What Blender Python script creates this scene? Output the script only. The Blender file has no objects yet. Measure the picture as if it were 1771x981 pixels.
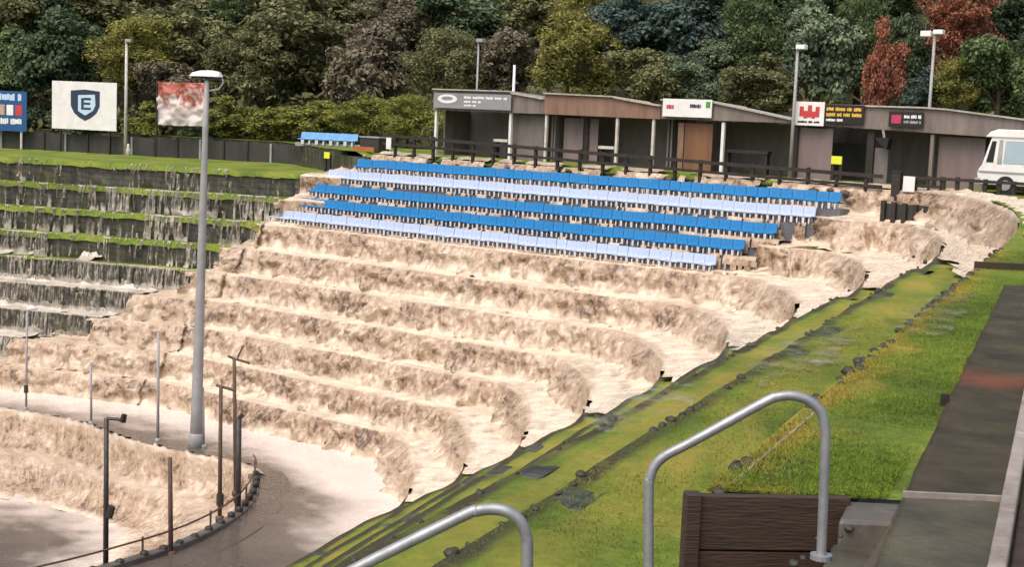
import bpy, math, random
import numpy as np
from mathutils import Vector, noise as mn

scene = bpy.context.scene
COL = scene.collection
rng = np.random.default_rng(7)
random.seed(7)

# ------------------------------------------------------------------ survey
# camera solved from the terrace lines; pixel -> ray helpers use the 1771x981 photo
F, TH, RO, CX, CY = 2500., .1158, .0417, 885.5, 490.5
S = .9
CZ = 3.2336 * S
HS = 1.1611 * S                      # height of one terrace step
FWD = np.array([0, math.cos(TH), -math.sin(TH)])
UP0 = np.array([0, math.sin(TH), math.cos(TH)])
R0 = np.array([1., 0, 0])
cR, sR = math.cos(RO), math.sin(RO)
CAM = np.array([0, 0, CZ])

def ray(px, py):
    x = (px - CX) / F; y = (py - CY) / F
    X = cR * x + sR * y; Yd = -sR * x + cR * y
    return FWD + X * R0 - Yd * UP0
def at_z(px, py, z):
    d = ray(px, py); return CAM + d * ((z - CZ) / d[2])
def at_plane(px, py, n, dist):
    d = ray(px, py); return CAM + d * (dist / (n[0] * d[0] + n[1] * d[1]))

def frame(a):
    return np.array([math.sin(a), math.cos(a)]), np.array([math.cos(a), -math.sin(a)])
NB, TB = frame(.6595); DB = 49.33 * S            # far bank
NL, TL = frame(.3027); DL = 63.6701 * S; PL = .881 * S   # left bank
NR, TR_ = frame(-1.1723); DR = 4.3495 * S; PR = -2.2853 * S  # right bank
TR = -TR_                                        # towards the camera
def DRk(k): return DR - k * PR
def inter(n1, d1, n2, d2):
    return np.linalg.solve(np.array([n1, n2]), [d1, d2])
def PB(t, off, z):
    p = NB * off + TB * t; return np.array([p[0], p[1], z])
def PLf(t, off, z):
    p = NL * off + TL * t; return np.array([p[0], p[1], z])
T0 = HS
ZB = -9 * HS                                     # arena floor

# ------------------------------------------------------------------ materials
def new_mat(name):
    m = bpy.data.materials.new(name); m.use_nodes = True
    nt = m.node_tree; b = nt.nodes['Principled BSDF']
    return m, nt, b
def N(nt, t, **kw):
    n = nt.nodes.new(t)
    for k, v in kw.items():
        if k in n.inputs: n.inputs[k].default_value = v
        else: setattr(n, k, v)
    return n
def ramp(nt, src, stops):
    r = nt.nodes.new('ShaderNodeValToRGB')
    el = r.color_ramp.elements
    while len(el) < len(stops): el.new(.5)
    for e, (p, c) in zip(el, stops):
        e.position = p
        e.color = (c[0], c[1], c[2], 1) if hasattr(c, '__len__') else (c, c, c, 1)
    nt.links.new(src, r.inputs[0]); return r
def coords(nt, kind='Object', scale=(1, 1, 1)):
    tc = nt.nodes.new('ShaderNodeTexCoord'); mp = nt.nodes.new('ShaderNodeMapping')
    mp.inputs['Scale'].default_value = scale
    nt.links.new(tc.outputs[kind], mp.inputs[0]); return mp.outputs[0]
def simple(name, c1, c2=None, rough=.6, scale=3., bump=.2, metal=0., detail=6., spec=.5, stretch=(1, 1, 1), bdist=.02):
    m, nt, b = new_mat(name)
    c2 = c2 or tuple(x * .7 for x in c1)
    co = coords(nt, 'Object', stretch)
    n = N(nt, 'ShaderNodeTexNoise', Scale=scale, Detail=detail, Roughness=.65)
    nt.links.new(co, n.inputs['Vector'])
    r = ramp(nt, n.outputs['Fac'], [(.3, c2), (.7, c1)])
    nt.links.new(r.outputs[0], b.inputs['Base Color'])
    rr = ramp(nt, n.outputs['Fac'], [(.3, min(1, rough + .12)), (.7, max(.03, rough - .08))])
    nt.links.new(rr.outputs[0], b.inputs['Roughness'])
    b.inputs['Metallic'].default_value = metal
    b.inputs['Specular IOR Level'].default_value = spec
    if bump:
        n2 = N(nt, 'ShaderNodeTexNoise', Scale=scale * 4, Detail=6.)
        nt.links.new(co, n2.inputs['Vector'])
        bp = N(nt, 'ShaderNodeBump', Strength=bump, Distance=bdist)
        nt.links.new(n2.outputs['Fac'], bp.inputs['Height']); nt.links.new(bp.outputs[0], b.inputs['Normal'])
    return m

def grass_mat(name, g1, g2, yel):
    m, nt, b = new_mat(name)
    co = coords(nt)
    n1 = N(nt, 'ShaderNodeTexNoise', Scale=.55, Detail=5., Roughness=.6); nt.links.new(co, n1.inputs['Vector'])
    n2 = N(nt, 'ShaderNodeTexNoise', Scale=9., Detail=6., Roughness=.7); nt.links.new(co, n2.inputs['Vector'])
    n3 = N(nt, 'ShaderNodeTexNoise', Scale=55., Detail=4., Roughness=.8); nt.links.new(co, n3.inputs['Vector'])
    a = ramp(nt, n1.outputs['Fac'], [(.36, tuple(x * .72 for x in g1)), (.46, g1), (.56, g2), (.68, yel)])
    v = ramp(nt, n2.outputs['Fac'], [(.25, .55), (.75, 1.3)])
    w = ramp(nt, n3.outputs['Fac'], [(.3, .6), (.7, 1.25)])
    mx = N(nt, 'ShaderNodeMix', data_type='RGBA', blend_type='MULTIPLY'); mx.inputs[0].default_value = 1
    nt.links.new(a.outputs[0], mx.inputs[6]); nt.links.new(v.outputs[0], mx.inputs[7])
    m2 = N(nt, 'ShaderNodeMix', data_type='RGBA', blend_type='MULTIPLY'); m2.inputs[0].default_value = .8
    nt.links.new(mx.outputs[2], m2.inputs[6]); nt.links.new(w.outputs[0], m2.inputs[7])
    dr = N(nt, 'ShaderNodeAttribute', attribute_name='dry'); m3 = N(nt, 'ShaderNodeMix', data_type='RGBA')
    nt.links.new(dr.outputs['Fac'], m3.inputs[0]); nt.links.new(m2.outputs[2], m3.inputs[6]); m3.inputs[7].default_value = (.42, .31, .06, 1)
    mu = N(nt, 'ShaderNodeAttribute', attribute_name='mud_shade'); mn_ = N(nt, 'ShaderNodeMath', operation='MULTIPLY_ADD', use_clamp=True)
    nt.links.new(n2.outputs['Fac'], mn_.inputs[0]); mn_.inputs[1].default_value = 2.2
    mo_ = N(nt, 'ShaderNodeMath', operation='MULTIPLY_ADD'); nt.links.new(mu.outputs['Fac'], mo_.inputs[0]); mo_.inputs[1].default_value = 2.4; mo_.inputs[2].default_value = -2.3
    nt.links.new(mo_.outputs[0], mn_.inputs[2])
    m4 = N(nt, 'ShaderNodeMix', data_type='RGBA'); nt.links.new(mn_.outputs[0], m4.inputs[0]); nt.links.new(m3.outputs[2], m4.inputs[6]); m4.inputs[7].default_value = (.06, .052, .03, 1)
    nt.links.new(m4.outputs[2], b.inputs['Base Color'])
    b.inputs['Roughness'].default_value = .75; b.inputs['Specular IOR Level'].default_value = .25
    bp = N(nt, 'ShaderNodeBump', Strength=.7, Distance=.04)
    ad = N(nt, 'ShaderNodeMath', operation='ADD'); nt.links.new(n2.outputs['Fac'], ad.inputs[0]); nt.links.new(n3.outputs['Fac'], ad.inputs[1])
    nt.links.new(ad.outputs[0], bp.inputs['Height']); nt.links.new(bp.outputs[0], b.inputs['Normal'])
    return m

def water_mat(name, dark, mid, pale, rough=.35, riser_dark=1.0, spec=.5, bmul=1.):
    """muddy flood water; attributes: flow (metres along / down), fall (0 tread 1 drop), foam"""
    m, nt, b = new_mat(name)
    at = N(nt, 'ShaderNodeAttribute', attribute_name='flow')
    fa = N(nt, 'ShaderNodeAttribute', attribute_name='fall')
    fo = N(nt, 'ShaderNodeAttribute', attribute_name='foam')
    co = coords(nt)
    mp = N(nt, 'ShaderNodeMapping'); mp.inputs['Scale'].default_value = (5.5, 1.6, 1)
    nt.links.new(at.outputs['Vector'], mp.inputs[0])
    streak = N(nt, 'ShaderNodeTexNoise', Scale=1., Detail=4., Roughness=.6); nt.links.new(mp.outputs[0], streak.inputs['Vector'])
    chunk = N(nt, 'ShaderNodeTexNoise', Scale=3.0, Detail=4., Roughness=.62, Distortion=.3); nt.links.new(co, chunk.inputs['Vector'])
    big = N(nt, 'ShaderNodeTexNoise', Scale=.5, Detail=3.); nt.links.new(co, big.inputs['Vector'])
    fine = N(nt, 'ShaderNodeTexNoise', Scale=6.5, Detail=2.5, Roughness=.6); nt.links.new(co, fine.inputs['Vector'])
    mp2 = N(nt, 'ShaderNodeMapping'); mp2.inputs['Scale'].default_value = (.5, 4.5, 1) if bmul == 1. else (.9, 1.7, 1)
    nt.links.new(at.outputs['Vector'], mp2.inputs[0])
    run = N(nt, 'ShaderNodeTexNoise', Scale=1., Detail=6. if bmul == 1. else 2.5, Roughness=.6 if bmul == 1. else .5); nt.links.new(mp2.outputs[0], run.inputs['Vector'])
    # drop colour
    s1 = N(nt, 'ShaderNodeMath', operation='MULTIPLY_ADD'); nt.links.new(streak.outputs['Fac'], s1.inputs[0]); s1.inputs[1].default_value = .3
    s0 = N(nt, 'ShaderNodeMath', operation='MULTIPLY'); nt.links.new(chunk.outputs['Fac'], s0.inputs[0]); s0.inputs[1].default_value = .52
    nt.links.new(s0.outputs[0], s1.inputs[2])
    s2 = N(nt, 'ShaderNodeMath', operation='MULTIPLY_ADD'); nt.links.new(big.outputs['Fac'], s2.inputs[0]); s2.inputs[1].default_value = .5
    fn = N(nt, 'ShaderNodeMath', operation='MULTIPLY_ADD'); nt.links.new(fine.outputs['Fac'], fn.inputs[0]); fn.inputs[1].default_value = .30; nt.links.new(s1.outputs[0], fn.inputs[2])
    sb = N(nt, 'ShaderNodeMath', operation='ADD'); nt.links.new(fn.outputs[0], sb.inputs[0]); sb.inputs[1].default_value = -.32
    nt.links.new(sb.outputs[0], s2.inputs[2])
    drop = ramp(nt, s2.outputs[0], [(.385, tuple(x * riser_dark * .6 for x in dark)), (.44, tuple(a * .4 + c * .6 for a, c in zip(dark, mid))), (.51, mid), (.57, tuple(a * .6 + c * .4 for a, c in zip(mid, pale))), (.62, pale)])
    # level water colour
    t1 = N(nt, 'ShaderNodeMath', operation='MULTIPLY_ADD'); nt.links.new(run.outputs['Fac'], t1.inputs[0]); t1.inputs[1].default_value = 1.0 if bmul == 1. else .4
    t0 = N(nt, 'ShaderNodeMath', operation='MULTIPLY_ADD'); nt.links.new(fo.outputs['Fac'], t0.inputs[0]); t0.inputs[1].default_value = .62 if bmul == 1. else .75; t0.inputs[2].default_value = 0. if bmul == 1. else .17
    nt.links.new(t0.outputs[0], t1.inputs[2])
    lev = ramp(nt, t1.outputs[0], [(.34, tuple(a * .5 + c * .5 for a, c in zip(dark, mid))), (.55, mid), (.82, pale), (1.02, tuple(min(.9, x * 1.25 + .04) for x in pale))])
    mx = N(nt, 'ShaderNodeMix', data_type='RGBA'); nt.links.new(fa.outputs['Fac'], mx.inputs[0])
    nt.links.new(lev.outputs[0], mx.inputs[6]); nt.links.new(drop.outputs[0], mx.inputs[7])
    nt.links.new(mx.outputs[2], b.inputs['Base Color'])
    rg = ramp(nt, fine.outputs['Fac'], [(.3, rough), (.7, min(1, rough + .3))])
    nt.links.new(rg.outputs[0], b.inputs['Roughness'])
    b.inputs['Specular IOR Level'].default_value = spec
    hb = N(nt, 'ShaderNodeMath', operation='ADD'); nt.links.new(chunk.outputs['Fac'], hb.inputs[0]); nt.links.new(streak.outputs['Fac'], hb.inputs[1])
    hf = N(nt, 'ShaderNodeMath', operation='MULTIPLY_ADD'); nt.links.new(fine.outputs['Fac'], hf.inputs[0]); hf.inputs[1].default_value = .1
    nt.links.new(hb.outputs[0], hf.inputs[2])
    st = N(nt, 'ShaderNodeMath', operation='MULTIPLY_ADD'); nt.links.new(fa.outputs['Fac'], st.inputs[0]); st.inputs[1].default_value = .6 * bmul; st.inputs[2].default_value = .10 * bmul
    bp = N(nt, 'ShaderNodeBump', Distance=.065); nt.links.new(st.outputs[0], bp.inputs['Strength'])
    nt.links.new(hf.outputs[0], bp.inputs['Height']); nt.links.new(bp.outputs[0], b.inputs['Normal'])
    return m

def leaf_mat(name, c1, c2, c3):
    m, nt, b = new_mat(name)
    co = coords(nt)
    oi = nt.nodes.new('ShaderNodeObjectInfo')
    n1 = N(nt, 'ShaderNodeTexNoise', Scale=2.6, Detail=4., Roughness=.7); nt.links.new(co, n1.inputs['Vector'])
    geo = nt.nodes.new('ShaderNodeNewGeometry')
    ad = N(nt, 'ShaderNodeMath', operation='MULTIPLY_ADD'); nt.links.new(geo.outputs['Random Per Island'], ad.inputs[0]); ad.inputs[1].default_value = .45
    ms = N(nt, 'ShaderNodeMath', operation='MULTIPLY_ADD'); nt.links.new(n1.outputs['Fac'], ms.inputs[0]); ms.inputs[1].default_value = 1.1; ms.inputs[2].default_value = -.28
    nt.links.new(ms.outputs[0], ad.inputs[2])
    r = ramp(nt, ad.outputs[0], [(.2, c1), (.5, c2), (.85, c3)])
    hs = N(nt, 'ShaderNodeHueSaturation'); nt.links.new(r.outputs[0], hs.inputs['Color'])
    vv = N(nt, 'ShaderNodeMath', operation='MULTIPLY_ADD'); nt.links.new(oi.outputs['Random'], vv.inputs[0]); vv.inputs[1].default_value = .3; vv.inputs[2].default_value = .98
    nt.links.new(vv.outputs[0], hs.inputs['Value'])
    nt.links.new(hs.outputs[0], b.inputs['Base Color'])
    b.inputs['Roughness'].default_value = .55; b.inputs['Specular IOR Level'].default_value = .3
    tr = nt.nodes.new('ShaderNodeBsdfTranslucent'); nt.links.new(hs.outputs[0], tr.inputs[0])
    ms2 = nt.nodes.new('ShaderNodeMixShader'); ms2.inputs[0].default_value = .25
    nt.links.new(b.outputs[0], ms2.inputs[1]); nt.links.new(tr.outputs[0], ms2.inputs[2])
    nt.links.new(ms2.outputs[0], nt.nodes['Material Output'].inputs[0])
    return m

def stone_wall_mat():
    m, nt, b = new_mat('wet_stone')
    at = N(nt, 'ShaderNodeAttribute', attribute_name='flow')
    br = N(nt, 'ShaderNodeTexBrick', Scale=1.)
    br.inputs['Brick Width'].default_value = .55; br.inputs['Row Height'].default_value = .24; br.inputs['Mortar Size'].default_value = .018
    br.inputs['Color1'].default_value = (.085, .078, .06, 1); br.inputs['Color2'].default_value = (.052, .05, .04, 1); br.inputs['Mortar'].default_value = (.03, .03, .024, 1)
    nt.links.new(at.outputs['Vector'], br.inputs['Vector'])
    co = coords(nt)
    n1 = N(nt, 'ShaderNodeTexNoise', Scale=1.1, Detail=6., Roughness=.7); nt.links.new(co, n1.inputs['Vector'])
    mo = ramp(nt, n1.outputs['Fac'], [(.48, 0), (.62, 1)])
    mx = N(nt, 'ShaderNodeMix', data_type='RGBA'); nt.links.new(mo.outputs[0], mx.inputs[0])
    nt.links.new(br.outputs['Color'], mx.inputs[6]); mx.inputs[7].default_value = (.055, .06, .026, 1)
    mpv = N(nt, 'ShaderNodeMapping'); mpv.inputs['Scale'].default_value = (3.2, .35, 1); nt.links.new(at.outputs['Vector'], mpv.inputs[0])
    nv = N(nt, 'ShaderNodeTexNoise', Scale=1., Detail=6., Roughness=.7); nt.links.new(mpv.outputs[0], nv.inputs['Vector'])
    rv = ramp(nt, nv.outputs['Fac'], [(.35, .35), (.55, 1.), (.72, 2.2)])
    mz = N(nt, 'ShaderNodeMix', data_type='RGBA', blend_type='MULTIPLY'); mz.inputs[0].default_value = 1
    nt.links.new(mx.outputs[2], mz.inputs[6]); nt.links.new(rv.outputs[0], mz.inputs[7])
    nt.links.new(mz.outputs[2], b.inputs['Base Color'])
    b.inputs['Roughness'].default_value = .45
    bp = N(nt, 'ShaderNodeBump', Strength=.8, Distance=.06)
    nt.links.new(n1.outputs['Fac'], bp.inputs['Height']); nt.links.new(bp.outputs[0], b.inputs['Normal'])
    return m

M = {}
M['lawn'] = grass_mat('lawn_grass', (.075, .115, .012), (.115, .165, .018), (.19, .19, .028))
M['turf'] = grass_mat('bank_turf', (.145, .215, .026), (.20, .265, .032), (.29, .27, .05))
M['earth'] = simple('wet_earth', (.10, .08, .055), (.045, .04, .028), .6, 1.2, .6)
M['hillsoil'] = simple('hill_soil', (.12, .115, .062), (.06, .062, .034), .9, .4, .6)
M['stonewall'] = stone_wall_mat()
M['flood'] = water_mat('flood_water', (.215, .135, .083), (.375, .268, .178), (.55, .448, .338), .14, spec=.55)
M['thinwater'] = water_mat('thin_water', (.11, .095, .072), (.25, .225, .18), (.50, .455, .39), .18)
M['track'] = water_mat('track_water', (.075, .06, .049), (.13, .106, .088), (.56, .485, .425), .07, spec=.4, bmul=.35)
def shallow_mat():
    m = water_mat('shallow_water', (.16, .13, .085), (.33, .28, .21), (.62, .56, .48), .2); nt = m.node_tree; b = nt.nodes['Principled BSDF']
    a = N(nt, 'ShaderNodeAttribute', attribute_name='edge'); co = coords(nt)
    n = N(nt, 'ShaderNodeTexNoise', Scale=1.6, Detail=7., Roughness=.7); nt.links.new(co, n.inputs['Vector'])
    q = N(nt, 'ShaderNodeMath', operation='MULTIPLY_ADD'); nt.links.new(n.outputs['Fac'], q.inputs[0]); q.inputs[1].default_value = .9; nt.links.new(a.outputs['Fac'], q.inputs[2])
    r = ramp(nt, q.outputs[0], [(1.0, 0), (1.5, .9)]); nt.links.new(r.outputs[0], b.inputs['Alpha']); return m
M['shallow'] = shallow_mat()
M['blue'] = simple('blue_seat', (.012, .205, .48), (.008, .155, .38), .35, 4, .05)
M['lilac'] = simple('lilac_seat', (.47, .55, .70), (.36, .44, .62), .4, 4, .05)
M['seatleg'] = simple('seat_leg', (.7, .7, .72), (.5, .5, .54), .5, 6, .05)
def veil_alpha(m):
    nt = m.node_tree; b = nt.nodes['Principled BSDF']
    at = N(nt, 'ShaderNodeAttribute', attribute_name='flow'); fa = N(nt, 'ShaderNodeAttribute', attribute_name='fall')
    mp = N(nt, 'ShaderNodeMapping'); mp.inputs['Scale'].default_value = (11., .9, 1); nt.links.new(at.outputs['Vector'], mp.inputs[0])
    n = N(nt, 'ShaderNodeTexNoise', Scale=1., Detail=5., Roughness=.65); nt.links.new(mp.outputs[0], n.inputs['Vector'])
    r = ramp(nt, n.outputs['Fac'], [(.44, .05), (.56, .9)])
    mx = N(nt, 'ShaderNodeMix', data_type='FLOAT'); nt.links.new(fa.outputs['Fac'], mx.inputs[0]); mx.inputs[2].default_value = 1.; nt.links.new(r.outputs[0], mx.inputs[3])
    nt.links.new(mx.outputs[0], b.inputs['Alpha'])
M['veil'] = M['thinwater'].copy(); veil_alpha(M['veil'])
M['concrete'] = simple('concrete', (.33, .31, .28), (.2, .185, .16), .75, 1.5, .3)
M['wetpath'] = simple('wet_path', (.085, .068, .042), (.02, .016, .01), .3, 1.9, .4, spec=.25)
M['wetpath2'] = simple('wet_path_near', (.105, .094, .062), (.03, .028, .019), .3, 2.6, .4, spec=.4)
M['kerb'] = simple('pale_kerb', (.36, .32, .28), (.17, .14, .125), .6, 4, .35)
M['timber'] = simple('brown_timber', (.058, .034, .02), (.022, .013, .008), .55, 2.5, .35, stretch=(1, 6, 9))
M['darktimber'] = simple('dark_timber', (.035, .025, .02), (.014, .011, .009), .6, 3, .3)
M['steel'] = simple('galvanised_steel', (.42, .44, .45), (.25, .26, .27), .42, 9, .08, metal=.55)
M['greymetal'] = simple('grey_paint', (.36, .36, .36), (.24, .24, .24), .5, 2, .08)
M['darkmetal'] = simple('dark_paint', (.05, .045, .04), (.028, .025, .022), .5, 5, .1)
M['rust'] = simple('rusty_steel', (.14, .08, .055), (.06, .04, .03), .7, 5, .2)
M['white'] = simple('white_paint', (.8, .8, .78), (.66, .66, .64), .45, 2.5, .05)
M['postwhite'] = simple('weathered_white', (.66, .62, .58), (.4, .37, .34), .6, 3, .1)
M['fascia'] = simple('weathered_boards', (.23, .195, .175), (.115, .092, .082), .7, 2.2, .25, stretch=(1, 1, .25))
M['fasciabrown'] = simple('brown_boards', (.27, .165, .115), (.15, .085, .06), .7, 2.2, .25, stretch=(1, 1, .25))
M['fasciagrey'] = simple('grey_board', (.27, .275, .29), (.2, .205, .22), .6, 1.5, .05)
M['roofedge'] = simple('roof_felt', (.46, .44, .38), (.28, .26, .22), .7, 4, .2)
M['backwall'] = simple('shed_wall', (.20, .175, .165), (.11, .095, .09), .75, 1.6, .2, stretch=(1, 1, .3))
M['door'] = simple('brown_panel', (.24, .115, .055), (.13, .06, .03), .6, 1.5, .15, stretch=(1, 1, .2))
M['mauve'] = simple('mauve_panel', (.24, .185, .18), (.16, .12, .12), .6, 1.5, .15, stretch=(1, 1, .2))
M['navy'] = simple('navy_print', (.02, .035, .085), (.015, .025, .06), .5, 6, 0)
M['skyblue'] = simple('pale_blue_print', (.5, .66, .8), (.42, .58, .74), .5, 6, 0)
M['boardblue'] = simple('blue_board', (.015, .09, .26), (.01, .06, .18), .5, 3, .03)
M['black'] = simple('black_board', (.012, .012, .013), (.008, .008, .009), .5, 4, .03)
M['yellow'] = simple('yellow_print', (.75, .48, .06), (.6, .34, .03), .5, 5, 0)
M['sign_yellow'] = simple('bright_yellow', (.72, .78, .05), (.6, .66, .04), .5, 4, 0)
M['red'] = simple('red_print', (.55, .06, .05), (.4, .04, .04), .5, 5, 0)
M['pinkred'] = simple('crimson_print', (.5, .05, .11), (.36, .03, .08), .5, 5, 0)
M['green'] = simple('green_print', (.08, .3, .06), (.05, .2, .04), .5, 5, 0)
M['skin'] = simple('photo_print', (.6, .42, .32), (.3, .2, .16), .5, 5, 0)
M['orange'] = simple('orange_board', (.42, .15, .04), (.28, .09, .03), .6, 4, .1)
M['hedgeboard'] = simple('dark_screen', (.05, .05, .045), (.025, .026, .022), .8, 1.2, .2, stretch=(1, 1, .3))
M['glassblue'] = simple('van_glass', (.4, .5, .56), (.3, .4, .46), .08, 1, 0)
M['darkglass'] = simple('dark_glass', (.03, .035, .04), (.02, .02, .025), .1, 1, 0)
M['rubber'] = simple('rubber', (.02, .02, .02), (.012, .012, .012), .8, 6, .1)
M['banner'] = None
M['bark'] = simple('bark', (.09, .065, .045), (.04, .03, .02), .9, 4, .5)
M['edgestone'] = simple('edging_stone', (.075, .065, .045), (.018, .018, .012), .6, 6, .6, bdist=.04)
LEAF = {
 'dark': leaf_mat('leaf_dark_green', (.040, .066, .034), (.075, .112, .054), (.145, .185, .10)),
 'mid': leaf_mat('leaf_mid_green', (.044, .072, .030), (.10, .145, .055), (.20, .25, .105)),
 'yellow': leaf_mat('leaf_yellow_green', (.10, .105, .026), (.21, .205, .045), (.40, .37, .10)),
 'olive': leaf_mat('leaf_olive', (.072, .078, .034), (.155, .16, .066), (.28, .275, .13)),
 'brown': leaf_mat('leaf_brown', (.075, .066, .044), (.15, .13, .086), (.25, .215, .15)),
 'teal': leaf_mat('leaf_blue_green', (.034, .060, .050), (.064, .104, .086), (.13, .175, .15)),
 'grey': leaf_mat('leaf_grey_green', (.060, .088, .052), (.13, .17, .10), (.27, .32, .20)),
 'red': leaf_mat('leaf_red', (.13, .052, .032), (.26, .095, .055), (.40, .17, .10)),
 'hedge': leaf_mat('leaf_hedge', (.085, .10, .024), (.19, .205, .042), (.32, .32, .08)),
}
def banner_mat():
    m, nt, b = new_mat('torn_banner')
    co = coords(nt)
    n = N(nt, 'ShaderNodeTexNoise', Scale=1.3, Detail=5., Distortion=1.5); nt.links.new(co, n.inputs['Vector'])
    sp = N(nt, 'ShaderNodeSeparateXYZ'); nt.links.new(co, sp.inputs[0])
    a = N(nt, 'ShaderNodeMath', operation='MULTIPLY_ADD'); nt.links.new(sp.outputs['Z'], a.inputs[0]); a.inputs[1].default_value = .22; a.inputs[1].default_value = .2; nq = N(nt, 'ShaderNodeMath', operation='MULTIPLY_ADD'); nt.links.new(n.outputs['Fac'], nq.inputs[0]); nq.inputs[1].default_value = .8; nq.inputs[2].default_value = -.36; nt.links.new(nq.outputs[0], a.inputs[2])
    r = ramp(nt, a.outputs[0], [(.42, (.55, .5, .5)), (.6, (.62, .52, .5)), (.72, (.33, .075, .05)), (.86, (.42, .13, .09)), (.93, (.68, .6, .58))])
    nt.links.new(r.outputs[0], b.inputs['Base Color']); b.inputs['Roughness'].default_value = .6
    return m
M['banner'] = banner_mat()

# ------------------------------------------------------------------ mesh helpers
class MB:
    def __init__(s): s.v = []; s.f = []
    def add(s, vs, fs):
        o = len(s.v); s.v += [tuple(map(float, p)) for p in vs]; s.f += [tuple(i + o for i in f) for f in fs]; return s
    def prism(s, poly, ext):
        """closed polygon (3D points) swept along ext"""
        n = len(poly); p = [np.array(q, float) for q in poly]; e = np.array(ext, float)
        vs = p + [q + e for q in p]
        fs = [tuple(range(n - 1, -1, -1)), tuple(range(n, 2 * n))] + [(i, (i + 1) % n, n + (i + 1) % n, n + i) for i in range(n)]
        return s.add(vs, fs)
    def hexa(s, pts):    # 8 points: bottom 4, top 4
        return s.add(pts, [(3, 2, 1, 0), (4, 5, 6, 7), (0, 1, 5, 4), (1, 2, 6, 5), (2, 3, 7, 6), (3, 0, 4, 7)])
    def fbox(s, P, t0, t1, o0, o1, z0, z1):
        return s.hexa([P(t0, o0, z0), P(t1, o0, z0), P(t1, o1, z0), P(t0, o1, z0), P(t0, o0, z1), P(t1, o0, z1), P(t1, o1, z1), P(t0, o1, z1)])
    def box(s, c, d):
        x, y, z = c; a, b, h = d[0] / 2, d[1] / 2, d[2] / 2
        return s.hexa([(x - a, y - b, z - h), (x + a, y - b, z - h), (x + a, y + b, z - h), (x - a, y + b, z - h), (x - a, y - b, z + h), (x + a, y - b, z + h), (x + a, y + b, z + h), (x - a, y + b, z + h)])
    def tube(s, path, rad, seg=10):
        path = [np.array(p, float) for p in path]; n = len(path)
        rad = rad if hasattr(rad, '__len__') else [rad] * n
        vs = []; prev = None
        for i, p in enumerate(path):
            d = path[min(i + 1, n - 1)] - path[max(i - 1, 0)]; d /= np.linalg.norm(d)
            if prev is None:
                a = np.array([1., 0, 0]) if abs(d[0]) < .8 else np.array([0, 1., 0])
            else: a = prev
            a = a - d * (a @ d); a /= np.linalg.norm(a); prev = a; b = np.cross(d, a)
            for j in range(seg):
                w = 2 * math.pi * j / seg; vs.append(p + rad[i] * (math.cos(w) * a + math.sin(w) * b))
        fs = [(i * seg + j, i * seg + (j + 1) % seg, (i + 1) * seg + (j + 1) % seg, (i + 1) * seg + j) for i in range(n - 1) for j in range(seg)]
        fs += [tuple(range(seg - 1, -1, -1)), tuple(range((n - 1) * seg, n * seg))]
        return s.add(vs, fs)
    def build(s, name, mat, parent=None, smooth=False, bevel=0.):
        o = np.array(parent.location) if parent else np.zeros(3)
        q = parent
        while q is not None and q.parent is not None:
            q = q.parent; o = o + np.array(q.location)
        me = bpy.data.meshes.new(name)
        loc = np.zeros(3)
        if parent is None and s.v:
            a = np.array(s.v); loc = np.array([(a[:, 0].min() + a[:, 0].max()) / 2, (a[:, 1].min() + a[:, 1].max()) / 2, a[:, 2].min()]); o = loc
        me.from_pydata([tuple(np.array(p) - o) for p in s.v], [], s.f)
        me.materials.append(mat)
        if smooth:
            for p in me.polygons: p.use_smooth = True
        ob = bpy.data.objects.new(name, me); COL.objects.link(ob)
        if parent: ob.parent = parent
        else: ob.location = loc
        if bevel:
            b = ob.modifiers.new('bevel', 'BEVEL'); b.width = bevel; b.segments = 2; b.limit_method = 'ANGLE'
        return ob
def raw_mesh(name, v, f, mat, attrs=None, smooth=True):
    me = bpy.data.meshes.new(name); me.from_pydata([tuple(map(float, p)) for p in v], [], [tuple(int(i) for i in q) for q in f])
    me.materials.append(mat)
    if attrs:
        for k, a in attrs.items():
            a = np.asarray(a, dtype=np.float32)
            if a.ndim == 1:
                at = me.attributes.new(k, 'FLOAT', 'POINT'); at.data.foreach_set('value', a)
            else:
                at = me.attributes.new(k, 'FLOAT_VECTOR', 'POINT'); at.data.foreach_set('vector', a.ravel())
    if smooth: me.polygons.foreach_set('use_smooth', [True] * len(me.polygons))
    ob = bpy.data.objects.new(name, me); COL.objects.link(ob); return ob
def tag(o, label, cat, group=None):
    o['label'] = label; o['category'] = cat
    if group: o['group'] = group
    return o
def struct(o, kind='structure'): o['kind'] = kind; return o
def thing(name, label, cat, loc, group=None):
    o = bpy.data.objects.new(name, None); o.empty_display_size = .3; COL.objects.link(o); o.location = tuple(map(float, loc))
    return tag(o, label, cat, group)
def fbm(x, y, z, o=4): return mn.fractal(Vector((x, y, z)), .9, 2.1, o, noise_basis='PERLIN_ORIGINAL')
def sm(a, b, x):
    x = min(1, max(0, (x - a) / (b - a))); return x * x * (3 - 2 * x)

# ------------------------------------------------------------------ terrace nosings
SHIFT = {-1: .8, 0: .55, 1: .5}
def back_shift(k, t):
    if k == -1: return .8
    e = -21.3 if k == 0 else -23.4
    return SHIFT.get(k, 0) * sm(-49, -46.5, t) * (1 - sm(e - .35, e + .35, t))
C_V = {-1: 1590, 0: 1480, 1: 1345, 2: 1225, 3: 1129, 4: 1025, 5: 948, 6: 866, 7: 768, 8: 672}
C_C = {-1: (1815, 350), 0: (1690, 385), 1: (1555, 433), 2: (1430, 488), 3: (1312, 536), 4: (1195, 588), 5: (1068, 640), 6: (958, 690), 7: (852, 740), 8: (760, 788)}
C_Q = {-1: (1733, 420), 0: (1598, 452), 1: (1472, 500), 2: (1354, 556), 3: (1240, 610), 4: (1126, 664), 5: (995, 722), 6: (884, 780), 7: (785, 826), 8: (690, 868)}
C_F = {-1: (1230, 840), 0: (1000, 825), 1: (920, 800)}
CORNER = {}
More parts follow.
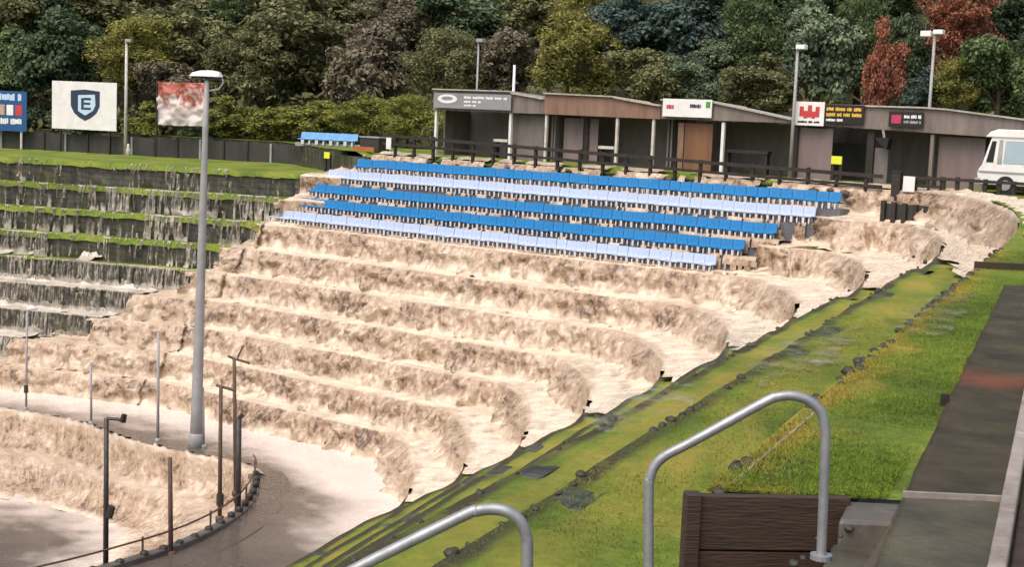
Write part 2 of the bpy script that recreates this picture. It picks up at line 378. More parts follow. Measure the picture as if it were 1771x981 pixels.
for k in range(-1, 10):
    kk = min(k, 8); z = -k * HS
    n_, d_ = NB, DB - k * S + (.8 if k == -1 else 0)
    # valley point: on the level back line, seen in the given photo column
    lo, hi = np.array(NB) * d_ + TB * -60, np.array(NB) * d_ + TB * 0
    for _ in range(60):
        m = (lo + hi) / 2; P3 = np.array([m[0], m[1], z]) - CAM; D = P3 @ FWD; u = P3 @ UP0; x = CX + (cR * P3[0] + sR * u) / D * F
        if x < C_V[kk]: lo = m
        else: hi = m
    b0 = lo; cc = at_z(*C_C[kk], z)[:2]; qq = at_z(*C_Q[kk], z)[:2]
    if k in C_F: rd = at_z(*C_F[k], z)[:2] - qq
    else: rd = np.array([-.33, -.944])
    if k == -1:
        base = NR * (DR + PR); qq = base + TR * ((qq[1] - base[1]) / TR[1]); rd = TR
    CORNER[k] = (b0, cc, qq, rd / np.linalg.norm(rd))
def nosing(k, sl, nf, nb, nc, sr):
    """plan points of step edge k. sl: distances out along the left bank, sr: along the right bank. returns pts, section coordinate"""
    dbk = DB - k * S + (.8 if k == -1 else 0)
    B = inter(NB, dbk, NR, DRk(k))
    if k >= 0: A = inter(NB, dbk, NL, DL - k * PL)
    else: A = NB * dbk + TB * (-45.3)
    pts = []; sec = []
    tl = 1.1
    for s in sl:
        if k >= 0: p = A - TL * (s + tl)
        else:
            d1 = np.array([-12.2, 75.5]); seg = np.linalg.norm(d1 - A); q = s + tl
            if q < seg: p = A + (d1 - A) * q / seg
            else: p = d1 + np.array([-.925, .38]) * (q - seg) * 1.3
        pts.append(p); sec.append((0, s))
    if k >= 0: a0 = A - TL * tl
    else: a0 = A + (np.array([-12.2, 75.5]) - A) / np.linalg.norm(np.array([-12.2, 75.5]) - A) * tl
    a1 = A + TB * tl
    for i in range(nf):
        u = i / nf; pts.append((1 - u) ** 2 * a0 + 2 * u * (1 - u) * A + u * u * a1); sec.append((1, u))
    b0, ctl, b1, rd = CORNER[k]
    for i in range(nb):
        u = i / nb; p = a1 + (b0 - a1) * u
        if k in (0, 1): p = p + NB * back_shift(k, p @ TB)
        pts.append(p); sec.append((2, u))
    for i in range(nc):
        u = i / nc
        q = (1 - u) ** 2 * b0 + 2 * u * (1 - u) * ctl + u * u * b1
        pts.append(q); sec.append((3, u))
    for s in sr:
        pts.append(b1 + rd * s); sec.append((4, s))
    return np.array(pts), sec

# --- terrace ground: level treads, with a rough turf lip
SL = list(np.r_[np.linspace(60, 26, 14), np.linspace(25.5, 0.0, 90)])
SRr = list(np.r_[np.linspace(0, 30, 110), np.linspace(31, 50, 14)])
NF_, NB_, NC_ = 8, 90, 40
nos = {k: nosing(k, SL, NF_, NB_, NC_, SRr)[0] for k in range(-1, 9)}
SEC = nosing(0, SL, NF_, NB_, NC_, SRr)[1]
def inward(P):
    d = np.gradient(P, axis=0); d /= np.linalg.norm(d, axis=1)[:, None] + 1e-9
    return np.stack([d[:, 1], -d[:, 0]], 1) * 1.0
S0 = {-1: -1, 0: -1, 1: .2, 2: .4, 3: 1.0, 4: 1.8, 5: 3.6, 6: 4.6, 7: 7.5, 8: 60}      # metres of full flow left of the bend
def worn(k, i):
    '''how far the edge is scoured away under the full flow'''
    s_, u = SEC[i]
    if s_ == 0: return .20 * (1 - sm(S0[k] - .3, S0[k] + .5, u)) if S0[k] > 0 else 0
    if s_ in (1, 2): return .20
    if s_ == 3: return .20 - .06 * sm(.7, 1., u)
    if s_ == 4: return .14 * (1 - sm(.3, 2.4, u))
    return 0
def tread(k):
    """sheet from the foot of the wall above to the edge, then a ragged lip turned down"""
    fr = nos[k]; bk = nos[k - 1]; inn = inward(fr); n = len(fr); z = -k * HS
    v = []; f = []; mud_shade = []; dry = []
    w = [0, .06, .12, .25, .5, .68, .8, .87, .91, .95, 1.0]
    rows = len(w) + 1
    for i in range(n):
        left = SEC[i][0] == 0; right = SEC[i][0] >= 3
        for wi in w:
            p = bk[i] * (1 - wi) + fr[i] * wi
            v.append((p[0], p[1], z + .03 * fbm(p[0] * .6, p[1] * .6, k) - (.01 if wi == 0 else 0) - worn(k, i) * sm(.3, .9, wi)))
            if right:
                e = max(sm(.84, .95, wi) * 1.02, .9 * sm(.16, 0, wi))  # edge bands: bare earth plus the step edge's shade, painted into the turf
                mud_shade.append(.85 * e + .3 * fbm(p[0] * .8, p[1] * .8, k * 2.) + (.12 if k > 1 else 0)); dry.append((.4 * sm(.6, .75, wi) * (1 - sm(.75, .88, wi))) + .5 * max(0, min(1, 1.5 * fbm(p[0] * .7, p[1] * .7, k + 4.))))
            elif left: mud_shade.append((k - 3) * .35 + .4 * fbm(p[0] * .4, p[1] * .4, k)); dry.append(.35 * max(0, fbm(p[0] * .5, p[1] * .5, k + 9.)))
            else: mud_shade.append(1.); dry.append(0)
        big = (1. if k < 4 else .25) if left else (.3 if right else .2)
        q = fr[i] + inn[i] * (.03 + (.06 + .05 * fbm(fr[i][0] * 2.5, fr[i][1] * 2.5, k)) * big)
        v.append((q[0], q[1], z - worn(k, i) - .03 - (.17 + .13 * abs(fbm(fr[i][0] * 1.6, fr[i][1] * 1.6, k + 5))) * big)); mud_shade.append(mud_shade[-1]); dry.append(0)
    for i in range(n - 1):
        for j in range(rows - 1):
            a = i * rows + j; f.append((a, a + 1, a + rows + 1, a + rows))
    return v, f, mud_shade, dry
V = []; Fc = []; MU = []; DR_ = []
for k in range(0, 9):
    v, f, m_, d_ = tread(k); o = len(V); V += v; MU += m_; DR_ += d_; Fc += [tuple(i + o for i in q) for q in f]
struct(raw_mesh('terrace_grass', V, Fc, M['turf'], {'mud_shade': MU, 'dry': DR_}))

WALL_LABELS = {
 -1: 'highest terrace wall, wet stone below the dark timber fence and above the seats',
 0: 'dark stone terrace wall directly under the top lawn, thin white dribbles over it',
 1: 'second dark stone terrace wall counting down from the top lawn',
 2: 'third dark stone terrace wall counting down from the top lawn, its foot level with the lowest seat row',
 3: 'fourth terrace wall counting down from the lawn, mossy with brown flood covering its right part',
 4: 'fifth terrace wall counting down from the lawn, streaked with grey trickles left of the lamp post',
 5: 'sixth terrace wall counting down from the lawn, dark gaps showing between pale streams at far left',
 6: 'seventh terrace wall counting down from the lawn, mostly drowned by brown water',
 7: 'eighth terrace wall counting down from the lawn, nearly all under brown water',
 8: 'lowest terrace wall just above the flooded track, covered by brown water'}
for k in range(-1, 9):
    P = nos[k]; inn = inward(P)
    if k == -1: keep = [i for i in range(len(P)) if SEC[i][0] < 4 or P[i][1] > 7.15]; P = P[keep]; inn = inn[keep]
    n = len(P); zt = -k * HS - .012; zb = -(k + 1) * HS - .15
    d = np.r_[0, np.cumsum(np.linalg.norm(np.diff(P, axis=0), axis=1))]
    v = []; fl = []; f = []
    zs = np.linspace(zt, zb, 7)
    idx_ = keep if k == -1 else list(range(n))
    for i in range(n):
        wr = worn(k, idx_[i])
        for j, z in enumerate(zs):
            b = .035 * fbm(P[i][0] * 1.9, P[i][1] * 1.9, z * 2.4) - .03
            p = P[i] + inn[i] * b; v.append((p[0], p[1], min(z, zt - wr))); fl.append((d[i], z, 0))
        p = P[i] - inn[i] * .35; v.append((p[0], p[1], zt - wr)); fl.append((d[i], zt + .35, 0))
    R = 8
    for i in range(n - 1):
        for j in range(6): f.append((i * R + j, i * R + j + 1, (i + 1) * R + j + 1, (i + 1) * R + j))
        f.append((i * R + 7, i * R, (i + 1) * R, (i + 1) * R + 7))
    w = raw_mesh('terrace_wall', v, f, M['stonewall'], {'flow': fl}, smooth=False)
    tag(w, WALL_LABELS[k], 'wall', 'stone terrace walls')

# --- platform level behind the top edge (T0) and right-hand strip
P = nos[-1]
iR = [i for i, s in enumerate(SEC) if s[0] == 4]
i0 = iR[0]
outN = -NR * -1.0
OUT = -np.array(NR)                         # outward on the right bank (away from arena)
def Rpt(s_off, y):                          # point on right bank: off outward of the top edge, at given y
    base = NR * (DR + PR); a = base + OUT * s_off
    k = (y - a[1]) / TR[1]; p = a + TR * k
    return p
bm = MB()
def sheet(cols, z, name, mat):
    v = []; f = []; R = len(cols[0])
    for c in cols:
        for p in c: v.append((p[0], p[1], z + .02 * fbm(p[0] * .7, p[1] * .7, 3.3) - (.2 if name == 'upper_ground' and p is c[0] and (p[0] > -7 and p[1] > 42) else 0)))
    for i in range(len(cols) - 1):
        for j in range(R - 1): a = i * R + j; f.append((a, a + R, a + R + 1, a + 1))
    dry = []
    for c in cols:
        for p in c:
            o_ = float((np.array(p) - NR * (DR + PR)) @ OUT); dry.append(.75 * max(0, min(1, 1 - o_ / .3 + .9 * fbm(p[0] * 2, p[1] * 2, 6))) if p[1] < 24 and 0 <= o_ < 1 else 0)
    return raw_mesh(name, v, f, mat, {'dry': dry})
cols = []
for i in range(0, i0 + 1, 2):
    p = P[i]; s = SEC[i][0]
    if s == 0: q = np.array([-.1, 1.]) * 40
    elif s in (1, 2): q = NB * 40
    else:
        u = SEC[i][1] if s == 3 else 1; q = (NB * (1 - u) + OUT * u) * 40
    cols.append([p + q * w for w in (0, .02, .05, .1, .2, .4, 1)])
for y in np.linspace(P[i0][1] - .3, 7.215, 60):
    cols.append([Rpt(w, y) for w in (0, .2, .4, .6, .8, 20, 40)])
struct(sheet(cols, T0, 'upper_ground', M['turf']))
cols = [[Rpt(w, y) for w in (.95, 1.3, 3, 20, 40)] for y in np.linspace(7.16, -8, 20)]
struct(sheet(cols, T0 - .006, 'side_ground', M['earth']))
cols = [[Rpt(w, y) for w in (0, .3, .6, .95)] for y in np.linspace(4.4, -8, 20)]
struct(sheet(cols, T0, 'bank_end_ground', M['turf']))

# --- hill
def hill_v(x, y):
    return max(NB[0] * x + NB[1] * y - 54.5, NL[0] * x + NL[1] * y - (DL + 13))
def hill_z(x, y):
    v = hill_v(x, y); return -.4 + .62 * v + 1.2 * fbm(x * .07, y * .07, 2) * sm(0, 12, v)
gx = np.arange(-120, 111, 2.); gy = np.arange(-20, 181, 2.)
idx = {}; V = []; Fc = []
for x in gx:
    for y in gy:
        if hill_v(x, y) > -3: idx[(x, y)] = len(V); V.append((x, y, hill_z(x, y)))
for x in gx[:-1]:
    for y in gy[:-1]:
        q = [(x, y), (x + 2, y), (x + 2, y + 2), (x, y + 2)]
        if all(c in idx for c in q): Fc.append([idx[c] for c in q])
struct(raw_mesh('hill', V, Fc, M['hillsoil']))
# far terrain sheet out to the horizon, below everything
bm = MB(); bm.add([(-900, -900, -14), (900, -900, -14), (900, 900, -14), (-900, 900, -14)], [(0, 1, 2, 3)])
struct(bm.build('ground', M['earth']))

# ------------------------------------------------------------------ flood water
def cascade(name, mat, levels, sl, nf, nb, nc, sr, cov, foam, zlift=.06, topfrac=1., fallamp=.17, throw=.40):
    """sheet of water running over treads and down walls. cov(k, sec, kind, w) 0..1"""
    NSD = nosing(0, sl, nf, nb, nc, sr)[1]
    C = {k: nosing(k, sl, nf, nb, nc, sr)[0] for k in range(min(levels) - 1, max(levels) + 1) if k >= -1}
    n = len(NSD)
    V = []; Fc = []; fl = []; fall = []; fo = []
    for k in levels:
        fr = C[k]; inn = inward(fr); z = -k * HS
        dist = np.r_[0, np.cumsum(np.linalg.norm(np.diff(fr, axis=0), axis=1))]
        rows = []
        if k - 1 in C:
            for w in (-.02, .12, .28, .44, .6, .74, .86, .94): rows.append(('t', w))
        else:
            for w in (.0, .2, .4, .6, .8, .93): rows.append(('p', w))
        for w in (0, .05, .11, .19, .28, .37, .46, .55, .64, .73, .82, .91, 1.0): rows.append(('r', w))
        R = len(rows); o = len(V); tmp = np.zeros((n, R, 3)); cm = np.zeros((n, R))
        for i in range(n):
            p = fr[i]; e = inn[i]
            for j, (kd, w) in enumerate(rows):
                if kd in 'tp':
                    b = C[k - 1][i] + inward_c[k - 1][i] * .2 if False else (C[k - 1][i] if kd == 't' else p - e * .9)
                    q = b * (1 - w) + p * w
                    nn = fbm(q[0] * 1.6, q[1] * 1.6, k * 3.)
                    n2 = fbm(q[0] * .45, q[1] * .45, k * 5.)
                    tb = sm(.0, .25, NSD[i][1]) if NSD[i][0] == 3 else 0
                    n5 = fbm(q[0] * 3.1, q[1] * 3.1, k * 3., 3)
                    zz = z + zlift + (.035 + .06 * tb) * nn + .03 * n2 + (.02 + .05 * tb) * n5
                    if kd == 't': zz += .30 * max(0, 1 - max(w, 0) / .5) ** 1.3 * (.55 + .9 * abs(nn))      # boil at the foot of the fall
                    zz -= .11 * topfrac * sm(.5, 1., w) ** 1.4
                    xx = q
                    fal = .0 + .12 * sm(.9, 1, w); fom = foam(k, NSD[i], w) + (.25 + .25 * tb) * nn + .35 * tb * n5
                else:
                    n1 = fbm(p[0] * 2.2, p[1] * 2.2, k * 3 + w * 1.3); n2 = fbm(p[0] * 5., p[1] * 5., k + w * 3.6, 3)
                    n3 = fbm(p[0] * .5, p[1] * .5, k * 7.)
                    cz_ = sm(.0, .3, NSD[i][1]) if NSD[i][0] == 3 else 0
                    out = .05 + throw * (1 + .55 * n3 + .9 * cz_) * (.08 * w + .92 * w ** 1.35) ** .55 + fallamp * w ** .6 * n1 + .5 * fallamp * w ** .5 * n2
                    n4 = fbm(p[0] * 3.4, p[1] * 3.4, k * 2 + w * 3.2, 3)
                    out += fallamp * 2.2 * max(0, n4 - .02) * sm(.1, .4, w) + .10 * sm(.6, 1, w) * topfrac
                    if NSD[i][0] == 3: out *= 1 - .97 * sm(.5, .82, NSD[i][1])
                    if k in (0, 1) and NSD[i][0] in (1, 2) and p @ TB < -22.5: out = .03 + .15 * max(0, out - .05)
                    xx = p + e * max(.03, out); zz = z + zlift * (1 - w) - .11 * topfrac * (1 - w) - HS * (.10 * w + .90 * w ** 1.3) - .02 * w + .07 * n2 * w
                    if w < .12: zz += .03 * n1
                    ft = .70 + .22 * fbm(p[0] * .35, p[1] * .35, k * 4.) + .14 * n1
                    fal = sm(.0, .12, w) * (1 - .9 * sm(ft, ft + .26, w))
                    if NSD[i][0] == 3: fal *= 1 - .25 * sm(.0, .3, NSD[i][1]) * (.5 + .5 * abs(n3) * 2); fom = .45 + .3 * n1 + .2 * w
                tmp[i, j] = (xx[0], xx[1], zz); fl.append((dist[i], (w if kd in 'tp' else 1 + w * 1.1) * HS + k * 9.7, 0)); fall.append(fal); fo.append(fom)
                cm[i, j] = cov(k, NSD[i], kd, w, p)
        V += [tuple(q) for q in tmp.reshape(-1, 3)]
        for i in range(n - 1):
            for j in range(R - 1):
                if min(cm[i, j], cm[i + 1, j], cm[i, j + 1], cm[i + 1, j + 1]) > .5:
                    a = o + i * R + j; Fc.append((a, a + 1, a + R + 1, a + R))
    # drop unused verts
    used = sorted({i for q in Fc for i in q}); mp = {a: b for b, a in enumerate(used)}
    ob = raw_mesh(name, [V[i] for i in used], [[mp[i] for i in q] for q in Fc], mat,
                  {'flow': [fl[i] for i in used], 'fall': [fall[i] for i in used], 'foam': np.clip([fo[i] for i in used], 0, 1.2)})
    return struct(ob)

S0 = {-1: -1, 0: -1, 1: .2, 2: .4, 3: 1.0, 4: 1.8, 5: 3.6, 6: 4.6, 7: 7.5, 8: 60}      # metres of full flow left of the bend
def reach(k): return 1.2 + .15 * k
def cov_main(k, sc, kd, w, p):
    s, u = sc
    if s == 0:
        lim = S0.get(k, 0)
        if kd in 'tp': lim = lim * .6 + S0.get(k - 1, 0) * .4
        if k == 8 and kd == 'r': return 1
        return 1. if u + .5 * fbm(p[0] * 1.1, p[1] * 1.1, w * 2) < lim else 0.
    if s == 1: return 1. if k >= 0 else 0.
    if s == 2:
        if k == -1:
            t = p @ TB
            return 1. if fbm(p[0] * 1.5, p[1] * 1.5, w * .4, 3) * .6 + .62 > .42 - .3 * sm(-24, -22, t) and w > .0 else 0.
        return 1.
    if s == 3:
        e = .95 if kd in 'tp' else (.78 if k < 3 else .86)
        return 1. if u + .07 * fbm(p[0] * 1.6, p[1] * 1.6, w * 1.2) < e + (.1 * (1 - w) if kd in 'tp' else 0) else 0.
    if s == 4 and kd in 'tp':
        return 0.
    return 0.
def foam_main(k, sc, w):
    s, u = sc
    f = .66
    if s == 3: f = .66 + .16 * sm(.2, .6, u) - .15 * sm(.8, 1, w)
    if s == 0: f = .35
    return f
sl = list(np.linspace(30, 0, 210)); 
cascade('flood_water', M['flood'], range(-1, 9), sl, 14, 210, 120, [0, .2], cov_main, foam_main)
# thin streams over the grassy left steps
DENS = {0: .34, 1: .50, 2: .44, 3: .55, 4: .75, 5: .95, 6: 1.1, 7: 1.3, 8: 1.5}
def cov_thin(k, sc, kd, w, p):
    s, u = sc
    if s > 0 or u < S0.get(k, 0) - .6: return 0.
    d = DENS[k]
    if k == 0: d *= sm(19, 13, u) if u > 12 else (1.25 if 3.5 < u < 11 else .55)
    if k in (1, 2): d *= .6 + .75 * (1 - sm(8, 17, u))
    n = .5 + .4 * fbm(u * 1.3, k * 11.3, w * .5 if kd == 'r' else 0., 2) + .62 * fbm(u * 6.5, k * 7.3, w * 1.1 if kd == 'r' else 0., 2) + .25 * fbm(u * .35, k * 3.1, 0, 2) + (.06 * w if k < 5 else 0)
    if kd in 'tp':
        if k < 3: return 0.
        if k < 5: return 1. if fbm(p[0] * .6, p[1] * .6, k, 3) + (k - 4.9) * .25 + .3 * (.3 - w) > 0.02 else 0.
        return 1.
    if w < .02 and k >= 4: return 1.
    return 1. if n < d else 0.
cascade('thin_water', M['veil'], range(0, 9), list(np.linspace(30, 0, 1000)), 2, 2, 2, [0], cov_thin, lambda k, sc, w: .25 + .04 * k, zlift=.025, fallamp=.05, topfrac=0., throw=.13)

# tongues of clearer water lying on the right-hand treads
V = []; Fc = []; fl = []; fa = []; fo = []; ed = []
sr = list(np.linspace(0, 9, 60))
Ck = {k: nosing(k, [0], 2, 2, 60, sr)[0] for k in range(-1, 9)}
Sk = nosing(0, [0], 2, 2, 60, sr)[1]
for k in range(0, 9):
    n = len(Sk); R = 12; o = len(V)
    for i in range(n):
        for j in range(R):
            w = j / (R - 1) * 1.0
            p = Ck[k - 1][i] * (1 - w) + Ck[k][i] * w
            V.append((p[0], p[1], -k * HS + .042 + .012 * fbm(p[0], p[1], k))); fl.append((i * .2, w * 2, 0)); fa.append(0)
            s, u = Sk[i]; x = u if s == 3 else (1 + u / 8 if s == 4 else -1)
            fo.append(max(0, .75 - 1.1 * max(0, x - .82) - .5 * w * (x > .8))); ed.append(1.2 - max(0, x - .75) * .95 - 1.5 * w * max(0, x - .72))
    for i in range(n - 1):
        s, u = Sk[i]
        x = u if s == 3 else (1 + u / 8 if s == 4 else -1)
        if x < .6: continue
        for j in range(R - 1):
            w = j / (R - 1); p = Ck[k][i]
            if x < 2.1:
                a = o + i * R + j; Fc.append((a, a + 1, a + R + 1, a + R))
used = sorted({i for q in Fc for i in q}); mp = {a: b for b, a in enumerate(used)}
struct(raw_mesh('shallow_water', [V[i] for i in used], [[mp[i] for i in q] for q in Fc], M['shallow'], {'flow': [fl[i] for i in used], 'fall': [fa[i] for i in used], 'foam': [fo[i] for i in used], 'edge': [ed[i] for i in used]}))

# ------------------------------------------------------------------ arena floor, pit
RIM = [(-62, 68), (-30, 58.6), (-19.8, 55.4), (-16.3, 53.6), (-14.2, 51.6), (-11.7, 49.8), (-9.8, 48.8), (-8.8, 47.8), (-8.15, 46.3), (-7.9, 43.9), (-8.05, 41.6), (-8.7, 39.2), (-9.8, 37.2), (-11.8, 34.6), (-16, 30.5), (-28, 22), (-60, 6)]
POOL = [(-61, 63.5), (-30, 55.0), (-18.3, 51.5), (-16.4, 50.6), (-14.9, 49.7), (-13.6, 48.6), (-12.9, 47.6), (-12.6, 46.9), (-12.4, 45.8), (-12.4, 44.2), (-12.8, 42.4), (-13.3, 40.6), (-14.2, 38.8), (-15.8, 36.6), (-19, 33), (-29.5, 25), (-61, 9)]
def resample(P, n):
    P = np.array(P, float)
    # catmull-rom
    out = []
    for i in range(len(P) - 1):
        p0, p1, p2, p3 = P[max(i - 1, 0)], P[i], P[i + 1], P[min(i + 2, len(P) - 1)]
        for u in np.linspace(0, 1, n, endpoint=False):
            out.append(.5 * ((2 * p1) + (-p0 + p2) * u + (2 * p0 - 5 * p1 + 4 * p2 - p3) * u * u + (-p0 + 3 * p1 - 3 * p2 + p3) * u ** 3))
    out.append(P[-1]); return np.array(out)
rim = resample(RIM, 26); pool = resample(POOL, 26)
def inside(x, y, poly):
    c = False; n = len(poly)
    for i in range(n):
        x1, y1 = poly[i]; x2, y2 = poly[i - 1]
        if (y1 > y) != (y2 > y) and x < (x2 - x1) * (y - y1) / (y2 - y1) + x1: c = not c
    return c
PITZ = -11.7
prof = [(-.12, .03), (-.05, .05), (0, .04), (.02, -.06), (.05, -.3), (.09, -.6), (.14, -.9), (.2, -1.12), (.3, -1.2), (.42, -1.24), (.5, -1.3), (.55, -1.45), (.62, -1.75), (.7, -2.0), (.8, -2.18), (.9, -2.25), (1.0, -2.28), (1.1, -2.3)]
V = []; Fc = []; fl = []; fa = []; fo = []
d = np.r_[0, np.cumsum(np.linalg.norm(np.diff(rim, axis=0), axis=1))]
R = len(prof)
for i in range(len(rim)):
    for j, (w, z) in enumerate(prof):
        p = rim[i] * (1 - w) + pool[i] * w
        n1 = fbm(p[0] * 1.5, p[1] * 1.5, z * .8); n2 = fbm(p[0] * 4, p[1] * 4, z * 2, 3)
        am = sm(-.02, .1, w) * (1 - .6 * sm(.9, 1.05, w))
        dd = (pool[i] - rim[i]) / np.linalg.norm(pool[i] - rim[i])
        p = p + dd * (.12 * n1 * am)
        V.append((p[0], p[1], ZB + .02 + z + (.12 * n1 + .07 * n2) * am + (.16 * max(0, n2 + .1) if abs(w) < .06 else 0)))
        fl.append((d[i], -z * 1.2 + w * .5, 0)); fa.append(sm(0, .05, w) * (1 - sm(.85, 1., w)) * (1 - .85 * sm(.2, .3, w) * (1 - sm(.46, .54, w)))); fo.append(.35 + .4 * sm(.75, 1, w) + .4 * n1)
for i in range(len(rim) - 1):
    for j in range(2 if i > 7.6 * 26 else 0, R - 1): a = i * R + j; Fc.append((a, a + 1, a + R + 1, a + R))
struct(raw_mesh('pit_water', V, Fc, M['flood'], {'flow': fl, 'fall': fa, 'foam': np.clip(fo, 0, 1.2)}))
# pool
def water_grid(name, x0, x1, y0, y1, st, z, keep, foam, mat):
    xs = np.arange(x0, x1 + .01, st); ys = np.arange(y0, y1 + .01, st); V = []; fo = []; ok = np.zeros((len(xs), len(ys)), bool)
    for a, x in enumerate(xs):
        for b, y in enumerate(ys):
            ok[a, b] = keep(x, y)
            V.append((x, y, z + (.03 * fbm(x * .9, y * .9, 1.7, 3) if ok[a, b] else 0))); fo.append(foam(x, y) if ok[a, b] else 0)
    Fc = []
    nY = len(ys)
    for a in range(len(xs) - 1):
        for b in range(nY - 1):
            if ok[a, b] and ok[a + 1, b] and ok[a, b + 1] and ok[a + 1, b + 1]: i = a * nY + b; Fc.append((i, i + nY, i + nY + 1, i + 1))
    used = sorted({i for q in Fc for i in q}); mp = {a: b for b, a in enumerate(used)}
    vv = [V[i] for i in used]
    fl = [((p[0] * TB[0] + p[1] * TB[1]), (p[0] * NB[0] + p[1] * NB[1]) * .6, 0) for p in vv]
    return struct(raw_mesh(name, vv, [[mp[i] for i in q] for q in Fc], mat, {'flow': fl, 'fall': np.zeros(len(vv)), 'foam': np.clip([fo[i] for i in used], 0, 1.2)}))
poolpoly = [tuple(p) for p in pool]
def dpoly(x, y, P):
    dd = np.hypot(P[:, 0] - x, P[:, 1] - y); return dd.min()
water_grid('pool_water', -60, -8, 8, 62, .5, PITZ + .02, lambda x, y: inside(x, y, poolpoly) or dpoly(x, y, pool) < 1.2,
           lambda x, y: .72 - .3 * dpoly(x, y, pool[20:260]) / 1.6 + .3 * fbm(x * .3, y * 1.1, 4), M['track'])
rimpoly = [tuple(p) for p in rim]
foot = nos[8]
footB = foot[[i for i, s in enumerate(SEC) if s[0] in (0, 1, 2, 3)]]
footC = foot[[i for i, s in enumerate(SEC) if s[0] == 3]]
def trackfoam(x, y):
    dd = dpoly(x, y, footB[60:]); f = 1.15 * math.exp(-(dd / 3.0) ** 2)
    f += .55 * sm(43, 47, y) * sm(-9, -6.5, x) * (1 - sm(2., 6., dd))
    return f * .85 + .16 * sm(44.5, 50, y) * (1 - sm(-6, -1, x)) + .13 * fbm((x * TB[0] + y * TB[1]) * .35, (x * NB[0] + y * NB[1]) * .8, 9, 4) - .10
water_grid('track_water', -60, 6, 14, 76, .45, ZB + .035, lambda x, y: not inside(x, y, rimpoly) and not (y < 37 and x < -12), trackfoam, M['track'])

_v = []; _f = []; _l = []
for i in range(int(7.2 * 26), len(rim)):
    q = (pool[i] - rim[i]) / np.linalg.norm(pool[i] - rim[i])
    for a in (-1.1, -.6, -.1): _v.append((rim[i][0] + q[0] * a, rim[i][1] + q[1] * a, ZB + .062 - (.02 if a < -1 else 0))); _l.append((i * .2, a, 0))
for i in range(len(_v) // 3 - 1):
    for j in range(2): a = i * 3 + j; _f.append((a, a + 1, a + 4, a + 3))
struct(raw_mesh('track_water', _v, _f, M['track'], {'flow': _l, 'fall': np.zeros(len(_v)), 'foam': np.full(len(_v), .02)}))
# curved low wall on the near rim of the pit, bolts and rail
root = thing('pit_wall', 'curved low concrete wall round the near rim of the lower pool', 'wall', (rim[260][0], rim[260][1], ZB - 1.2))
ii = [i for i in range(len(rim)) if 7.6 * 26 < i < 13.6 * 26]
V = []; Fc = []
for i in ii:
    p = rim[i]; q = (pool[i] - rim[i]) / np.linalg.norm(pool[i] - rim[i])
    h = .12 + .12 * sm(9 * 26, 11 * 26, i)
    for a, z in ((-.16, ZB - 1.4), (-.16, ZB + h - .03), (-.12, ZB + h), (.10, ZB + h), (.14, ZB + h - .03), (.14, ZB - .5)):
        V.append((p[0] + q[0] * a, p[1] + q[1] * a, z))
n = len(ii)
for i in range(n - 1):
    for j in range(5): a = i * 6 + j; Fc.append((a, a + 6, a + 7, a + 1))
M['wetconcrete'] = simple('wet_concrete', (.17, .15, .13), (.07, .06, .05), .35, 2.5, .4)
bm = MB(); bm.add(V, Fc); bm.build('wall_body', M['wetconcrete'], root)
for c in range(18):
    i = ii[int(6 + c * (n - 12) / 18)]; p = rim[i]; q = (pool[i] - rim[i]) / np.linalg.norm(pool[i] - rim[i])
    b = MB(); z = ZB + .2 + .05 * random.random()
    b.tube([(p[0] - q[0] * .05, p[1] - q[1] * .05, z - .1), (p[0] - q[0] * .05, p[1] - q[1] * .05, z + .07), (p[0] - q[0] * .05, p[1] - q[1] * .05, z + .11)], [.1, .12, .05], 7)
    b.build('stud', M['darkmetal'], root, smooth=True)
rr = thing('pit_rail', 'thin rusty handrail following the curved rim of the lower pool', 'railing', (rim[230][0], rim[230][1], ZB))
b = MB(); path = [(rim[i][0] + .02, rim[i][1], ZB + .75 - .1 * sm(8 * 26, 10 * 26, i)) for i in ii[::6]]
b.tube(path, .028, 6); b.build('rail', M['rust'], rr, smooth=True)
for i in ii[8::34]:
    b = MB(); b.tube([(rim[i][0], rim[i][1], ZB), (rim[i][0], rim[i][1], ZB + .72)], .03, 6); b.build('rail_post', M['rust'], rr)

# ------------------------------------------------------------------ arena posts
def arena_post(px, py, ptop, r, mat, label, name='net_post', extras=None, z=ZB, lean=None):
    p = at_z(px, py, z); dep = p[1]
    d = ray(*ptop); q = CAM + d * (p[1] / d[1])
    t = thing(name, label, 'post', (p[0], p[1], z - .3), 'thin posts standing in the flooded arena')
    b = MB(); b.tube([(p[0], p[1], z - .3), (q[0], q[1], q[2])], [r, r * .85], 8); b.build('pole', mat, t, smooth=True)
    b = MB(); b.tube([(p[0], p[1], z - .05), (p[0], p[1], z + .1), (p[0], p[1], z + .14)], [r * 2, r * 2, r * 1.1], 8); b.build('collar', mat, t, smooth=True)
    return t, np.array(p), q
t, p, q = arena_post(45, 710, (47, 535), .045, M['greymetal'], 'leftmost slim grey post, with a small white cap lamp, left edge of the arena')
b = MB(); b.tube([(q[0] - .02, q[1], q[2]), (q[0] + .18, q[1], q[2] + .06), (q[0] + .38, q[1], q[2] + .02)], [.05, .11, .06], 8); b.build('lamp', M['white'], t, smooth=True)
b = MB(); b.tube([(p[0], p[1], p[2] + .7), (p[0], p[1], p[2] + 1.0)], .09, 8); b.build('clamp', M['darkmetal'], t)
t, p, q = arena_post(158, 735, (157, 627), .05, M['greymetal'], 'shortest grey post, bare, second from the left edge of the arena')
t, p, q = arena_post(273, 765, (274, 575), .055, M['greymetal'], 'slim bare grey post just left of the tall lamp post')
t, p, q = arena_post(351, 775, (350, 672), .08, M['greymetal'], 'short grey post close against the right side of the tall lamp post')
t, p, q = arena_post(380, 900, (382, 668), .065, M['rust'], 'dark rusty post with a crossbar reaching right, right of the tall lamp post')
